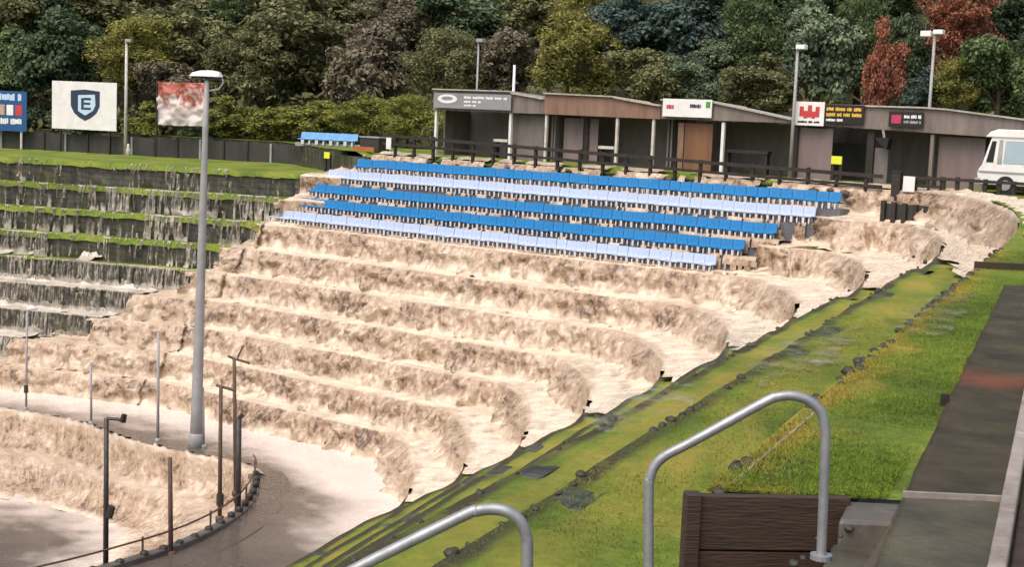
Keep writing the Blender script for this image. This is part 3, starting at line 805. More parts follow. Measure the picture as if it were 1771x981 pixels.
b = MB(); b.tube([(q[0] - .15, q[1], q[2] + .02), (q[0] + .45, q[1], q[2] - .12)], .045, 6); b.build('crossbar', M['rust'], t)
b = MB(); b.tube([(p[0], p[1], p[2] + .45), (p[0], p[1] - .02, p[2] + .8)], .11, 7); b.build('clamp', M['darkmetal'], t)
t, p, q = arena_post(408, 855, (405, 622), .065, M['rust'], 'tallest rusty post, forked at its top, behind the thick grey post')
b = MB(); b.tube([(q[0] - .2, q[1], q[2] + .1), (q[0], q[1], q[2] + .02), (q[0] + .5, q[1], q[2] - .1)], .04, 6); b.build('arm', M['rust'], t)
b = MB(); b.tube([(q[0] + .1, q[1], q[2] + .05), (q[0] + .28, q[1], q[2] + .45)], .03, 6); b.build('strut', M['rust'], t)
t, p, q = arena_post(411, 925, (413, 724), .1, M['darkmetal'], 'thick dark grey post standing against the curved pit wall', z=ZB - .6)
b = MB(); b.tube([(q[0], q[1], q[2]), (q[0] + .12, q[1], q[2] + .12)], .07, 6); b.build('bracket', M['darkmetal'], t)
t, p, q = arena_post(183, 985, (184, 724), .075, M['darkmetal'], 'dark post with an arm and small black lamp, nearest to the bottom left corner')
b = MB(); b.tube([(q[0], q[1], q[2]), (q[0] + .42, q[1], q[2] - .02)], .045, 6); b.build('arm', M['darkmetal'], t)
b = MB(); b.tube([(q[0] + .42, q[1], q[2] - .08), (q[0] + .47, q[1], q[2] + .12)], [.09, .07], 8); b.build('lamp', M['black'], t)
b = MB(); b.tube([(p[0] + .06, p[1], p[2] + 1.4), (p[0] + .14, p[1], p[2] + 1.7)], .1, 7); b.build('clamp', M['darkmetal'], t)
t, p, q = arena_post(296, 962, (294, 792), .07, M['rust'], 'bare rust brown post beside the pit wall, in front of the brown falls')

# tall lamp post
p = at_z(338, 775, ZB); D = p[1]
d = ray(358, 132); q = CAM + d * (D / d[1])
lp = thing('lamp_post', 'tall tapered grey lamp post with a wide flat white lantern rising from the flooded track', 'lamp post', (p[0], p[1], ZB - .3))
b = MB(); n_ = 8; b.tube([tuple(np.array([p[0], p[1], ZB - .3]) * (1 - u) + q * u) for u in np.linspace(0, 1, n_)], list(np.linspace(.225, .085, n_)), 14); b.build('pole', M['greymetal'], lp, smooth=True)
b = MB(); b.tube([(p[0], p[1], ZB - .1), (p[0], p[1], ZB + .5), (p[0], p[1], ZB + .55)], [.27, .27, .2], 12); b.build('base_sleeve', M['greymetal'], lp, smooth=True)
e = q
b = MB()
for sx, x0 in ((1, 0),):
    V = []; prof = [(-.62, 0, 0), (-.5, .14, .12), (-.2, .2, .2), (.2, .2, .22), (.45, .16, .17), (.55, .05, .03)]
    rows = []
    for (x, hw, hh) in prof: rows.append([(e[0] + x, e[1] - hw - .01, e[2]), (e[0] + x, e[1] - hw * .7 - .01, e[2] + hh), (e[0] + x, e[1] + hw * .7 + .01, e[2] + hh), (e[0] + x, e[1] + hw + .01, e[2])])
    vs = [p_ for r in rows for p_ in r]; fs = []
    for i in range(len(rows) - 1):
        for j in range(4): fs.append((i * 4 + j, i * 4 + (j + 1) % 4, (i + 1) * 4 + (j + 1) % 4, (i + 1) * 4 + j))
    b.add(vs, fs)
lh = b.build('lantern', M['white'], lp, smooth=False)
b = MB(); b.box((e[0] - .02, e[1], e[2] - .05), (.85, .3, .08)); b.build('glass', M['darkglass'], lh)
b = MB(); b.tube([(e[0] + .5, e[1], e[2] + .02), (e[0] + .58, e[1], e[2] - .18), (e[0] + .42, e[1], e[2] - .42), (e[0] + .05, e[1], e[2] - .5)], .035, 8); b.build('bracket', M['greymetal'], lp, smooth=True)

# ------------------------------------------------------------------ seats
ROWS = [(-43.8, -21.2, 45.25, .24, 'blue'), (-45.0, -21.85, 44.7, -.29, 'lilac'), (-45.45, -22.95, 44.15, -.92, 'blue'), (-45.9, -23.85, 43.6, -1.53, 'blue'), (-46.7, -24.6, 43.05, -2.1, 'lilac')]
M['standgrey'] = simple('stand_grey', (.15, .155, .17), (.07, .075, .085), .5, 2.5, .3)
st = thing('seating_stand', 'stepped grey stand carrying the five long rows of stadium seats', 'stand', PB(-35, 43, -3))
for i, (a, c, off, z, colr) in enumerate(ROWS):
    b = MB(); b.fbox(PB, a - .1, c + .1, off - .29, off + .6, z - .95 if i < 4 else z - .4, z - .015); b.build('step', M['standgrey'], st)
    b = MB(); b.fbox(PB, a - .06, c + .06, off - .05, off + .02, z + .17, z + .21); b.build('beam', M['darkmetal'], st)
def seat_mesh(name, mat):
    b = MB(); w = .217
    prof = [(-.30, .20), (-.27, .235), (-.05, .21), (.03, .235), (.08, .52), (.065, .545), (.045, .54), (-.005, .27), (-.06, .25), (-.26, .26), (-.31, .235)]
    xs = [-w, -w * .8, w * .8, w]
    # pan + back as a swept profile
    n = len(prof); vs = []
    for xx in xs:
        k = .03 if abs(xx) == w else 0
        for (y, z) in prof: vs.append((xx, y - k * .5, z - k * .3))
    fs = []
    for i in range(3):
        for j in range(n): fs.append((i * n + j, i * n + (j + 1) % n, (i + 1) * n + (j + 1) % n, (i + 1) * n + j))
    fs += [tuple(range(n)), tuple(range(4 * n - 1, 3 * n - 1, -1))]
    b.add(vs, fs)
    me = bpy.data.meshes.new(name)
    b2 = MB(); b2.box((-.07, -.3, .09), (.09, .02, .2)); b2.box((.13, -.27, .07), (.05, .02, .17))
    for sx in (-.13, .13): b2.tube([(sx, -.04, -.02), (sx * .9, -.05, .2)], .03, 5); b2.tube([(sx * 1.1, -.27, .2), (sx * .5, -.06, .02)], .024, 4)
    o = len(b.v)
    me.from_pydata(b.v + b2.v, [], b.f + [tuple(i + o for i in f) for f in b2.f])
    me.materials.append(mat); me.materials.append(M['seatleg'])
    me.polygons.foreach_set('material_index', [0] * len(b.f) + [1] * len(b2.f))
    me.update(); return me
SM = {'blue': seat_mesh('stadium_seat', M['blue']), 'lilac': seat_mesh('stadium_seat_pale', M['lilac'])}
ROWL = ['blue plastic seat in the topmost of the five long rows', 'pale lilac plastic seat in the second of the five long rows from the top',
        'blue plastic seat in the middle of the five long rows', 'blue plastic seat in the fourth of the five long rows from the top', 'pale lilac plastic seat in the lowest of the five long rows']
ROWG = ['seats of the topmost row', 'seats of the second row', 'seats of the middle row', 'seats of the fourth row', 'seats of the lowest row']
rz = -.6595
for i, (a, c, off, z, colr) in enumerate(ROWS):
    n = int((c - a) / .445)
    for j in range(n):
        o = bpy.data.objects.new('stadium_seat', SM[colr]); COL.objects.link(o)
        o.location = tuple(PB(a + .22 + j * (c - a) / n, off, z + random.uniform(-.012, .012))); o.rotation_euler = (random.uniform(-.03, .03), 0, rz + random.uniform(-.02, .02))
        tag(o, ROWL[i], 'seat', ROWG[i])
# water spilling through the stand
V = []; Fc = []; fl = []; fa = []; fo = []
prof = []
for i, (a, c, off, z, colr) in enumerate(ROWS):
    prof += [(off + .25, z + .0, .0), (off - .1, z + .03, 0), (off - .3, z + .02, .3), (off - .345, z - .12, 1), (off - .37, z - .3, 1), (off - .38, z - .5, 1)]
prof.append((42.6, -2.05, 0))
ts = np.linspace(-47.2, -22.0, 330); R = len(prof)
for t_ in ts:
    for j, (o_, z_, f_) in enumerate(prof):
        n1 = fbm(t_ * 2.3, z_ * 2.2, 5.5)
        i = min(4, j // 6)
        V.append(tuple(PB(t_, o_ - .06 * n1 * f_ - (.02 if f_ else 0), z_ + .03 * n1))); fl.append((t_, -z_, 0)); fa.append(f_); fo.append(.3 + .3 * n1)
for i in range(len(ts) - 1):
    for j in range(R - 1):
        r_ = ROWS[min(4, j // 6)]
        if r_[0] - .7 < ts[i] < r_[1] + .9 and fbm(ts[i] * 1.6, (j // 6 * 3.3), 1.1 + .2 * (j % 6), 3) + .5 * fbm(ts[i] * 5., j * .4, 2.2, 2) > .06:
            a = i * R + j; Fc.append((a, a + 1, a + R + 1, a + R))
struct(raw_mesh('stand_water', V, Fc, M['flood'], {'flow': fl, 'fall': fa, 'foam': fo}))

# small block of seats at the top of the left bank
bs = thing('seat_bench', 'bench of four light blue seats standing above the top lawn', 'bench', PLf(-32, DL + 8.2, 0.))
a0 = at_plane(520, 246, NL, DL + 8.0); a1 = at_plane(618, 243, NL, DL + 8.0)
ta, tb2 = a0[:2] @ TL, a1[:2] @ TL; zb_ = a0[2] - .05
b = MB(); b.fbox(PLf, ta - .2, tb2 + .3, DL + 7.8, DL + 8.3, zb_ - .12, zb_ + .06); b.build('beam', M['greymetal'], bs)
for u in (.1, .5, .9):
    b = MB(); b.fbox(PLf, ta + (tb2 - ta) * u - .05, ta + (tb2 - ta) * u + .05, DL + 7.95, DL + 8.05, -.1, zb_ - .12); b.build('leg', M['darkmetal'], bs)
bl2 = simple('light_blue_seat', (.22, .45, .68), (.06, .2, .5), .4, 2.0, .05)
sm2 = seat_mesh('bench_seat', bl2)
pos_w = ['leftmost', 'second from left', 'third from left', 'rightmost']
for j in range(4):
    o = bpy.data.objects.new('seat', sm2); COL.objects.link(o); o.parent = bs
    o.location = tuple(PLf(ta + (tb2 - ta) * (j + .5) / 4, DL + 8.05, zb_ + .0) - np.array(bs.location)); o.rotation_euler = (0, 0, -.3027); o.scale = (1.75, 1.3, 1.05)

# ------------------------------------------------------------------ timber fence
FO = 46.0
def fz(t):                                    # top rail height
    return np.interp(t, [-44, -42, -33, -26, -20, -12], [1.92, 1.88, 1.68, 1.55, 1.45, 1.40])
fc = thing('timber_fence', 'long dark timber post and rail fence behind the top row of blue seats', 'fence', PB(-31, FO, .3))
t = -42.3; nP = 0
while t < -20.2:
    b = MB(); zt = fz(t) + random.uniform(-.01, .03)
    b.fbox(PB, t - .055, t + .055, FO - .05, FO + .06, .35, zt + .02); b.build('post', M['darktimber'], fc); t += 1.08
for dz, h_, nm in ((0, .13, 'top_rail'), (-.36, .1, 'middle_rail')):
    b = MB(); tt = np.linspace(-43, -20.1, 24)
    for a, c in zip(tt[:-1], tt[1:]):
        za, zc = fz(a) + dz, fz(c) + dz
        b.hexa([PB(a, FO - .1, za - h_), PB(c + .02, FO - .1, zc - h_), PB(c + .02, FO - .055, zc - h_), PB(a, FO - .055, za - h_), PB(a, FO - .1, za), PB(c + .02, FO - .1, zc), PB(c + .02, FO - .055, zc), PB(a, FO - .055, za)])
    b.build(nm, M['darktimber'], fc)
# rubble / debris along the fence foot
rub = simple('pale_rubble', (.5, .44, .37), (.2, .16, .12), .8, 6, .5)
rubd = simple('brown_rubble', (.16, .10, .07), (.06, .04, .03), .8, 6, .5)
def rock(name, c, r, mat, seed):
    rs = random.Random(seed); b = MB(); vs = []; fs = []
    nu, nv = 7, 5
    for i in range(nv + 1):
        for j in range(nu):
            th = math.pi * i / nv; ph = 2 * math.pi * j / nu; q = 1 + rs.uniform(-.25, .25)
            vs.append((c[0] + r * q * math.sin(th) * math.cos(ph) * .9, c[1] + r * q * math.sin(th) * math.sin(ph) * 1.35, c[2] + r * q * math.cos(th) * .6))
    for i in range(nv):
        for j in range(nu): fs.append((i * nu + j, (i + 1) * nu + j, (i + 1) * nu + (j + 1) % nu, i * nu + (j + 1) % nu))
    b.add(vs, fs); return b.build(name, mat, smooth=True)
for i in range(46):
    t_ = -42.5 + 22 * i / 46 + random.uniform(-.2, .2)
    pale = random.random() < .55
    o = rock('rubble_stone', PB(t_, 45.75 + random.uniform(-.1, .12), .62 + random.uniform(-.1, .2)), random.uniform(.09, .19), rub if pale else rubd, i)
    tag(o, ('pale' if pale else 'dark brown') + ' lump of debris washed against the foot of the timber fence', 'debris', ('pale' if pale else 'brown') + ' debris at the fence foot')

# gate posts and denser fence to the right
gp = thing('gate_post', 'thick dark timber gate post between the two lengths of dark fence', 'post', PB(-19.6, FO, .2))
b = MB(); b.fbox(PB, -19.75, -19.45, FO - .12, FO + .12, .1, 1.55); b.build('post', M['darktimber'], gp)
b = MB(); b.fbox(PB, -19.77, -19.43, FO - .14, FO + .14, 1.55, 1.6); b.build('cap', M['darktimber'], gp)
gt = thing('timber_gate', 'low dark timber gate leaf hanging behind the white notice', 'gate', PB(-18.8, FO, .6))
for z in (1.1, 1.36): b = MB(); b.fbox(PB, -19.42, -18.1, FO - .03, FO + .03, z, z + .1); b.build('rail', M['darktimber'], gt)
for k in range(4): b = MB(); b.fbox(PB, -19.4 + k * .42, -19.33 + k * .42, FO + .03, FO + .07, .9, 1.5); b.build('slat', M['darktimber'], gt)
f2 = thing('timber_fence', 'short dark timber fence with close posts in front of the white van', 'fence', PB(-15, FO, .6))
t = -18.0
while t < -9.0:
    b = MB(); b.fbox(PB, t - .06, t + .06, FO - .05, FO + .05, .5, 1.5 + random.uniform(-.02, .03)); b.build('post', M['darktimber'], f2); t += .46
for z in (1.38, .98): b = MB(); b.fbox(PB, -18.1, -9, FO - .1, FO - .052, z, z + .1); b.build('rail', M['darktimber'], f2)
br = thing('timber_barrier', 'small dark plank barrier standing in the brown flow right of the seats', 'barrier', PB(-20, 44.9, .0))
pa = at_plane(1526, 388, NB, 44.9); pb = at_plane(1600, 388, NB, 44.9); ta_, tb_ = pa[:2] @ TB, pb[:2] @ TB; zz = pa[2]
for k in range(5):
    tt = ta_ + (tb_ - ta_) * k / 4; b = MB(); b.fbox(PB, tt - .07, tt + .07, 44.82, 44.98, zz - .4, zz + .78 - .02 * k); b.build('post', M['darktimber'], br)
b = MB(); b.fbox(PB, ta_, tb_, 44.99, 45.03, zz - .4, zz + .7); b.build('panel', M['hedgeboard'], br)

def board(name, P, t0, t1, off, z0, z1, mat, label, cat, th=.04, legs=None, group=None, legmat=None):
    r = thing(name, label, cat, P((t0 + t1) / 2, off, z0 if legs is None else legs), group)
    b = MB(); b.fbox(P, t0, t1, off, off + th, z0, z1); b.build('panel', mat, r, bevel=.006)
    if legs is not None:
        for t in (t0 + (t1 - t0) * .12, t1 - (t1 - t0) * .12):
            b = MB(); b.fbox(P, t - .05, t + .05, off + th + .002, off + th + .1, legs, z1 - .1); b.build('leg', legmat or M['darktimber'], r)
    return r
# notices
w1 = at_plane(671, 238, NB, FO - .2); w2 = at_plane(671, 258, NB, FO - .2); tt = w1[:2] @ TB
board('notice', PB, tt - .14, tt + .14, FO - .16, w2[2], w1[2], M['white'], 'white paper notice at the left end of the long timber fence', 'notice')
w1 = at_plane(1572, 305, NB, FO - .2); w2 = at_plane(1572, 332, NB, FO - .2); tt = w1[:2] @ TB
board('notice', PB, tt - .2, tt + .2, FO - .17, w2[2], w1[2], M['white'], 'white paper notice on the gate right of the thick gate post', 'notice')
w1 = at_plane(565, 263, NB, 46.4); w2 = at_plane(565, 274, NB, 46.4); tt = w1[:2] @ TB
board('warning_sign', PB, tt - .17, tt + .17, 46.4, w2[2], w1[2], M['sign_yellow'], 'small pale yellow sign on a stake below the light blue seats', 'sign', legs=0., legmat=M['darktimber'])
w1 = at_plane(1447, 270, NB, 47.2); w2 = at_plane(1447, 284, NB, 47.2); tt = w1[:2] @ TB
board('warning_sign', PB, tt - .2, tt + .2, 47.2, w2[2], w1[2], M['sign_yellow'], 'small bright yellow sign on a stake in the dark gap between the two right-hand sheds', 'sign', legs=T0, legmat=M['darktimber'])
w1 = at_plane(655, 237, NB, 46.8); w2 = at_plane(622, 262, NB, 46.8); ta_, tb_ = w2[:2] @ TB, w1[:2] @ TB
ob = MB(); ob.fbox(PB, ta_, tb_, 46.8, 47.5, T0, w1[2]); ob.build; 
bx = thing('storage_box', 'dark storage box with a pale lid at the left end of the timber fence', 'box', PB((ta_ + tb_) / 2, 46.8, T0))
b = MB(); b.fbox(PB, ta_, tb_, 46.8, 47.5, T0, w1[2] - .06); b.build('body', M['darkmetal'], bx, bevel=.01)
b = MB(); b.fbox(PB, ta_ - .03, tb_ + .03, 46.76, 47.54, w1[2] - .06, w1[2]); b.build('lid', M['greymetal'], bx, bevel=.01)
b = MB(); b.fbox(PB, ta_ - .05, tb_ + .05, 46.45, 46.5, T0 + .02, T0 + .22); tag(b.build('orange_plank', M['orange']), 'orange brown plank lying in front of the dark storage box', 'plank')

# ------------------------------------------------------------------ sheds
SO = 48.6; DEP = 2.6
def up(px, py, off=SO): q = at_plane(px, py, NB, off); return q[:2] @ TB, q[2]
ZBAS = T0 - .02
def shed(label, top, bot, mat, x_end_dark=None):
    """top: [(px,py)...] sawtooth top edge, bot: two pixel points of fascia underside"""
    tp = [up(*q) for q in top]; bt = [up(*q) for q in bot]
    t0, t1 = tp[0][0], tp[-1][0]
    r = thing('dugout_shed', label, 'shed', PB((t0 + t1) / 2, SO + 1, ZBAS))
    poly = [PB(t, SO, z - .05) for t, z in tp] + [PB(t1 - .001, SO, bt[1][1]), PB(t0, SO, bt[0][1])]
    b = MB(); b.prism(poly, np.r_[NB * .06, 0]); b.build('fascia', mat, r)
    # roof: follows the top edge, running back
    b = MB()
    for (ta, za), (tb_, zb_) in zip(tp[:-1], tp[1:]):
        e = np.r_[NB * DEP, -.12]
        pts = [PB(ta, SO - .12, za - .05), PB(tb_, SO - .12, zb_ - .05), PB(tb_, SO + DEP, zb_ - .2), PB(ta, SO + DEP, za - .2)]
        b.hexa(pts + [p + np.array([0, 0, .055]) for p in pts])
    b.build('roof', M['roofedge'], r)
    b = MB(); b.fbox(PB, t0 + .02, t1 - .02, SO + DEP - .1, SO + DEP - .02, ZBAS, min(z for _, z in tp) - .2); b.build('back_wall', M['backwall'], r)
    for ta in (t0 + .06, t1 - .06):
        b = MB(); b.fbox(PB, ta - .04, ta + .04, SO + .75, SO + DEP - .1, ZBAS, bt[0][1]); b.build('side_wall', M['backwall'], r)
    return r, t0, t1
def fpost(r, px, mat, ztop=None, w=.06):
    t, z = up(px, 200); zt = ztop
    b = MB(); b.fbox(PB, t - w, t + w, SO + .065, SO + .065 + 2 * w, ZBAS, zt); b.build('post', mat, r)
def panel(r, px0, px1, off, ztop, mat, name='panel'):
    t0 = up(px0, 240, off)[0]; t1 = up(px1, 240, off)[0]
    b = MB(); b.fbox(PB, t0, t1, off, off + .05, ZBAS, ztop); b.build(name, mat, r)
A, a0_, a1_ = shed('leftmost open shed, under the grey sign board', [(750, 153), (885, 157), (886, 160), (941, 170)], [(750, 190), (941, 197)], M['fasciagrey'] if False else M['fascia'])
Bs, b0_, b1_ = shed('brown boarded open shed with purple brown doors, second from the left', [(942, 160), (1063, 166), (1066, 168), (1143, 182)], [(942, 197), (1143, 206)], M['fasciabrown'])
Cs, c0_, c1_ = shed('open shed under the white and pink sign, third from the left', [(1145, 171), (1232, 174), (1236, 176), (1374, 206)], [(1145, 205), (1374, 213)], M['fascia'])
Ds, d0_, d1_ = shed('large grey shed at the right end, behind the white van', [(1376, 179), (1500, 182), (1600, 185), (1640, 188), (1800, 209), (2000, 232)], [(1376, 214), (2000, 256)], M['fascia'])
for px in (752, 881): fpost(A, px, M['white'], 3.0)
for px in (943, 1066, 1129): fpost(Bs, px, M['postwhite'], 3.0, .055)
for px in (1250,): fpost(Cs, px, M['white'], 2.98)
for px in (1614,): fpost(Ds, px, M['fascia'], 2.85)
fpost(Ds, 1378, M['darktimber'], 2.9, .06)
panel(A, 885, 940, SO + .5, 2.95, M['backwall'], 'partition')
for a, c in ((975, 1008), (1018, 1034)): panel(Bs, a, c, SO + .9, 2.9, M['mauve'], 'door')
panel(Bs, 1010, 1017, SO + .8, 2.95, M['darktimber'], 'door_post')
panel(Cs, 1172, 1182, SO + .3, 2.9, M['fasciabrown'], 'door_post')
panel(Cs, 1184, 1232, SO + .32, 2.9, M['door'], 'door')
panel(Ds, 1382, 1440, SO + .2, 2.9, M['mauve'], 'door')
panel(Ds, 1442, 1500, SO + 1.9, 2.4, LEAF['dark'] if False else M['hedgeboard'], 'dark_panel')
panel(Ds, 1500, 1512, SO + .2, 2.85, M['darktimber'], 'door_post')
panel(Ds, 1515, 1538, SO + .22, 2.3, M['backwall'], 'partition')
panel(Ds, 1625, 1705, SO + .5, 2.8, M['mauve'], 'partition')
# benches inside
def bench(px0, px1, pz, mat, label):
    t0, z = up(px0, pz, SO + .5); t1, _ = up(px1, pz, SO + .5)
    r = thing('bench', label, 'bench', PB((t0 + t1) / 2, SO + .5, ZBAS))
    b = MB(); b.fbox(PB, t0, t1, SO + .4, SO + .75, z - .12, z); b.build('seat', mat, r, bevel=.01)
    for t in (t0 + .08, t1 - .08): b = MB(); b.fbox(PB, t - .04, t + .04, SO + .45, SO + .7, ZBAS, z - .12); b.build('leg', M['darktimber'], r)
bench(856, 880, 240, M['postwhite'], 'short pale bench inside the leftmost shed')
bench(1037, 1064, 252, M['postwhite'], 'short pale bench inside the brown boarded shed')
bench(1256, 1330, 258, M['darktimber'], 'dark bench along the back of the third shed')

# lettering made of short strokes (the photo's print is too blurred to read)
def strokes(P, t0, t1, off, z0, z1, n, seed, fill=.72):
    rs = random.Random(seed); b = MB(); h = z1 - z0; a = t0; w = (t1 - t0) / n
    while a < t1 - w * .5:
        L_ = min(w * rs.choice([1.6, 2.3, 3.1, 3.8]), t1 - a)
        m = max(2, int(L_ / w * 2)); st = L_ / m
        for q in range(m):
            lo = z0 + h * rs.uniform(0, .16); hi = z1 - h * rs.uniform(0, .2)
            b.fbox(P, a + q * st, a + (q + rs.uniform(.78, .97)) * st, off - .006, off + .001, lo, hi)
        a += L_ + w * .55
    return b
def disc(P, tc, zc, rt, rz_, off, n=24, th=.012, squash=None):
    b = MB(); poly = []
    for i in range(n):
        w = 2 * math.pi * i / n; poly.append(P(tc + rt * math.cos(w), off - th, zc + rz_ * math.sin(w)))
    b.prism(poly, np.r_[(NB if P is PB else NL) * th * 1.05, 0]); return b
def fasciasign(px0, py0, px1, py1, mat, label, name='sign_board', off=SO - .16):
    t0, z1 = up(px0, py0, off); t1, z0 = up(px1, py1, off)
    r = thing(name, label, 'sign', PB((t0 + t1) / 2, off, z0))
    b = MB(); b.fbox(PB, t0, t1, off, off + .035, z0, z1); b.build('panel', mat, r, bevel=.005)
    return r, t0, t1, z0, z1, off
r, t0, t1, z0, z1, o_ = fasciasign(751, 160, 883, 191, M['fasciagrey'], 'long grey sign board with a white oval badge and white lettering on the leftmost shed')
w = t1 - t0; h = z1 - z0
disc(PB, t0 + w * .18, z0 + h * .62, w * .13, h * .3, o_).build('badge', M['white'], r)
disc(PB, t0 + w * .18, z0 + h * .66, w * .075, h * .12, o_ - .012).build('badge_print', M['fasciagrey'], r)
strokes(PB, t0 + w * .4, t0 + w * .95, o_, z0 + h * .66, z0 + h * .84, 14, 3).build('lettering', M['white'], r)
strokes(PB, t0 + w * .4, t0 + w * .62, o_, z0 + h * .4, z0 + h * .55, 6, 4).build('lettering', M['white'], r)
strokes(PB, t0 + w * .4, t0 + w * .56, o_, z0 + h * .16, z0 + h * .3, 5, 5).build('lettering', M['white'], r)
r, t0, t1, z0, z1, o_ = fasciasign(1147, 170, 1230, 204, M['white'], 'white sign board with dark print and a green corner on the third shed')
w = t1 - t0; h = z1 - z0
strokes(PB, t0 + w * .08, t0 + w * .28, o_, z0 + h * .42, z0 + h * .68, 3, 8).build('lettering', M['pinkred'], r)
strokes(PB, t0 + w * .56, t0 + w * .8, o_, z0 + h * .5, z0 + h * .75, 4, 9).build('lettering', M['navy'], r)
b = MB(); b.fbox(PB, t0 + w * .88, t0 + w * .97, o_ - .006, o_ + .001, z0 + h * .55, z0 + h * .9); b.build('green_mark', M['green'], r)
r, t0, t1, z0, z1, o_ = fasciasign(1376, 175, 1424, 218, M['white'], 'square white sign with a red crest and dark bar on the large grey shed')
w = t1 - t0; h = z1 - z0
b = MB()
for k, (a, c, lo, hi) in enumerate([(.16, .3, .38, .8), (.3, .44, .3, .62), (.44, .58, .34, .86), (.58, .7, .3, .6), (.7, .84, .36, .8)]):
    b.fbox(PB, t0 + w * a, t0 + w * c, o_ - .008, o_ + .001, z0 + h * lo, z0 + h * hi)
b.build('crest', M['red'], r)
strokes(PB, t0 + w * .12, t0 + w * .88, o_, z0 + h * .1, z0 + h * .2, 9, 12).build('lettering', M['black'], r)
r, t0, t1, z0, z1, o_ = fasciasign(1427, 180, 1493, 215, M['black'], 'black sign with two yellow lines and a short white line of lettering')
w = t1 - t0; h = z1 - z0
strokes(PB, t0 + w * .05, t0 + w * .93, o_, z0 + h * .66, z0 + h * .86, 11, 15).build('lettering', M['yellow'], r)
strokes(PB, t0 + w * .05, t0 + w * .95, o_, z0 + h * .36, z0 + h * .56, 12, 16).build('lettering', M['yellow'], r)
strokes(PB, t0 + w * .05, t0 + w * .5, o_, z0 + h * .1, z0 + h * .25, 7, 17).build('lettering', M['white'], r)
r, t0, t1, z0, z1, o_ = fasciasign(1538, 192, 1596, 221, M['black'], 'small black sign with a crimson square and grey lettering on the large grey shed')
w = t1 - t0; h = z1 - z0
b = MB(); b.fbox(PB, t0 + w * .08, t0 + w * .36, o_ - .008, o_ + .001, z0 + h * .22, z0 + h * .78); b.build('square', M['pinkred'], r)
strokes(PB, t0 + w * .44, t0 + w * .94, o_, z0 + h * .56, z0 + h * .8, 7, 20).build('lettering', M['white'], r)
strokes(PB, t0 + w * .44, t0 + w * .94, o_, z0 + h * .24, z0 + h * .44, 8, 21).build('lettering', M['greymetal'], r)
# loudspeaker under the eave
ls = thing('loudspeaker', 'black loudspeaker with a grey bracket hanging under the eave of the large grey shed', 'speaker', PB(up(1528, 240, SO + .1)[0], SO + .1, 2.0))
tt, zz = up(1530, 247, SO + .1)
poly = [PB(tt - .22, SO + .1, zz + .18), PB(tt + .3, SO + .1, zz + .16), PB(tt + .24, SO + .1, zz - .22), PB(tt - .05, SO + .1, zz - .02)]
b = MB(); b.prism(poly, np.r_[NB * -.35, 0]); b.build('cabinet', M['black'], ls)
b = MB(); b.tube([PB(tt, SO + .05, zz + .18), PB(tt - .08, SO + .05, zz + .5)], .05, 6); b.build('bracket', M['greymetal'], ls)

# ------------------------------------------------------------------ white van
VO = 46.55
v0, vz = up(1690, 300, VO)
Z0 = T0 - .02
ztop = up(1712, 226, VO)[1]
hv = ztop - Z0
L = 4.6
van = thing('white_van', 'white van with a raised roof parked behind the close-posted fence', 'van', PB(v0 + L / 2, VO + .9, Z0))
def vp(x, z): return PB(v0 + x, VO, Z0 + z)
prof = [(.05, .3), (0., .62), (.02, .78), (.12, .92), (.36, hv * .86), (.42, hv * .93), (L, hv * .93), (L, .3)]
b = MB(); b.prism([vp(*q) for q in prof], np.r_[NB * 1.75, 0]); b.build('body', M['white'], van, bevel=.03)
b = MB(); pr = [(.2, hv * .9), (.34, hv * .985), (.6, hv * 1.03), (L + .05, hv * 1.03), (L + .05, hv * .9)]
b.prism([PB(v0 + x, VO - .05, Z0 + z) for x, z in pr], np.r_[NB * 1.85, 0]); b.build('roof', M['white'], van, bevel=.03)
def vwin(pts, mat, name, dp=.012):
    b = MB(); b.prism([PB(v0 + x, VO - dp, Z0 + z) for x, z in pts], np.r_[NB * (dp - .002), 0]); b.build(name, mat, van)
vwin([(.26, 1.02), (.5, 1.02), (.56, hv * .84), (.42, hv * .84)], M['darkglass'], 'quarter_window')
vwin([(.62, .98), (.78, .98), (.78, hv * .86), (.66, hv * .86)], M['greymetal'], 'door_pillar')
vwin([(.82, 1.0), (2.3, 1.0), (2.3, hv * .85), (.86, hv * .85)], M['glassblue'], 'side_window')
vwin([(.05, .68), (L, .68), (L, .74), (.03, .74)], M['greymetal'], 'side_trim', .02)
vwin([(2.5, .4), (2.53, .4), (2.53, hv * .85), (2.5, hv * .85)], M['greymetal'], 'door_seam', .006)
b = MB(); b.prism([PB(v0 + x, VO + .15, Z0 + z) for x, z in [(.10, .98), (.345, hv * .85), (.33, hv * .86), (.08, .98)]], np.r_[NB * 1.45, 0]); b.build('windscreen', M['darkglass'], van)
b = MB(); b.fbox(PB, v0 - .06, v0 + .12, VO - .02, VO + 1.78, Z0 + .28, Z0 + .5); b.build('bumper', M['greymetal'], van, bevel=.02)
b = MB(); b.fbox(PB, v0 - .012, v0 + .1, VO + .02, VO + .3, Z0 + .58, Z0 + .74); b.build('headlight', M['glassblue'], van)
for x in (.95, 3.6):
    w = thing_w = None
    c = PB(v0 + x, VO + .02, Z0 + .3)
    b = MB(); b.tube([c - np.r_[NB * .04, 0], c + np.r_[NB * .2, 0]], .3, 20); wo = b.build('wheel', M['rubber'], van, smooth=False)
    b = MB(); b.tube([c - np.r_[NB * .055, 0], c - np.r_[NB * .041, 0]], .17, 14); b.build('hubcap', M['greymetal'], wo)

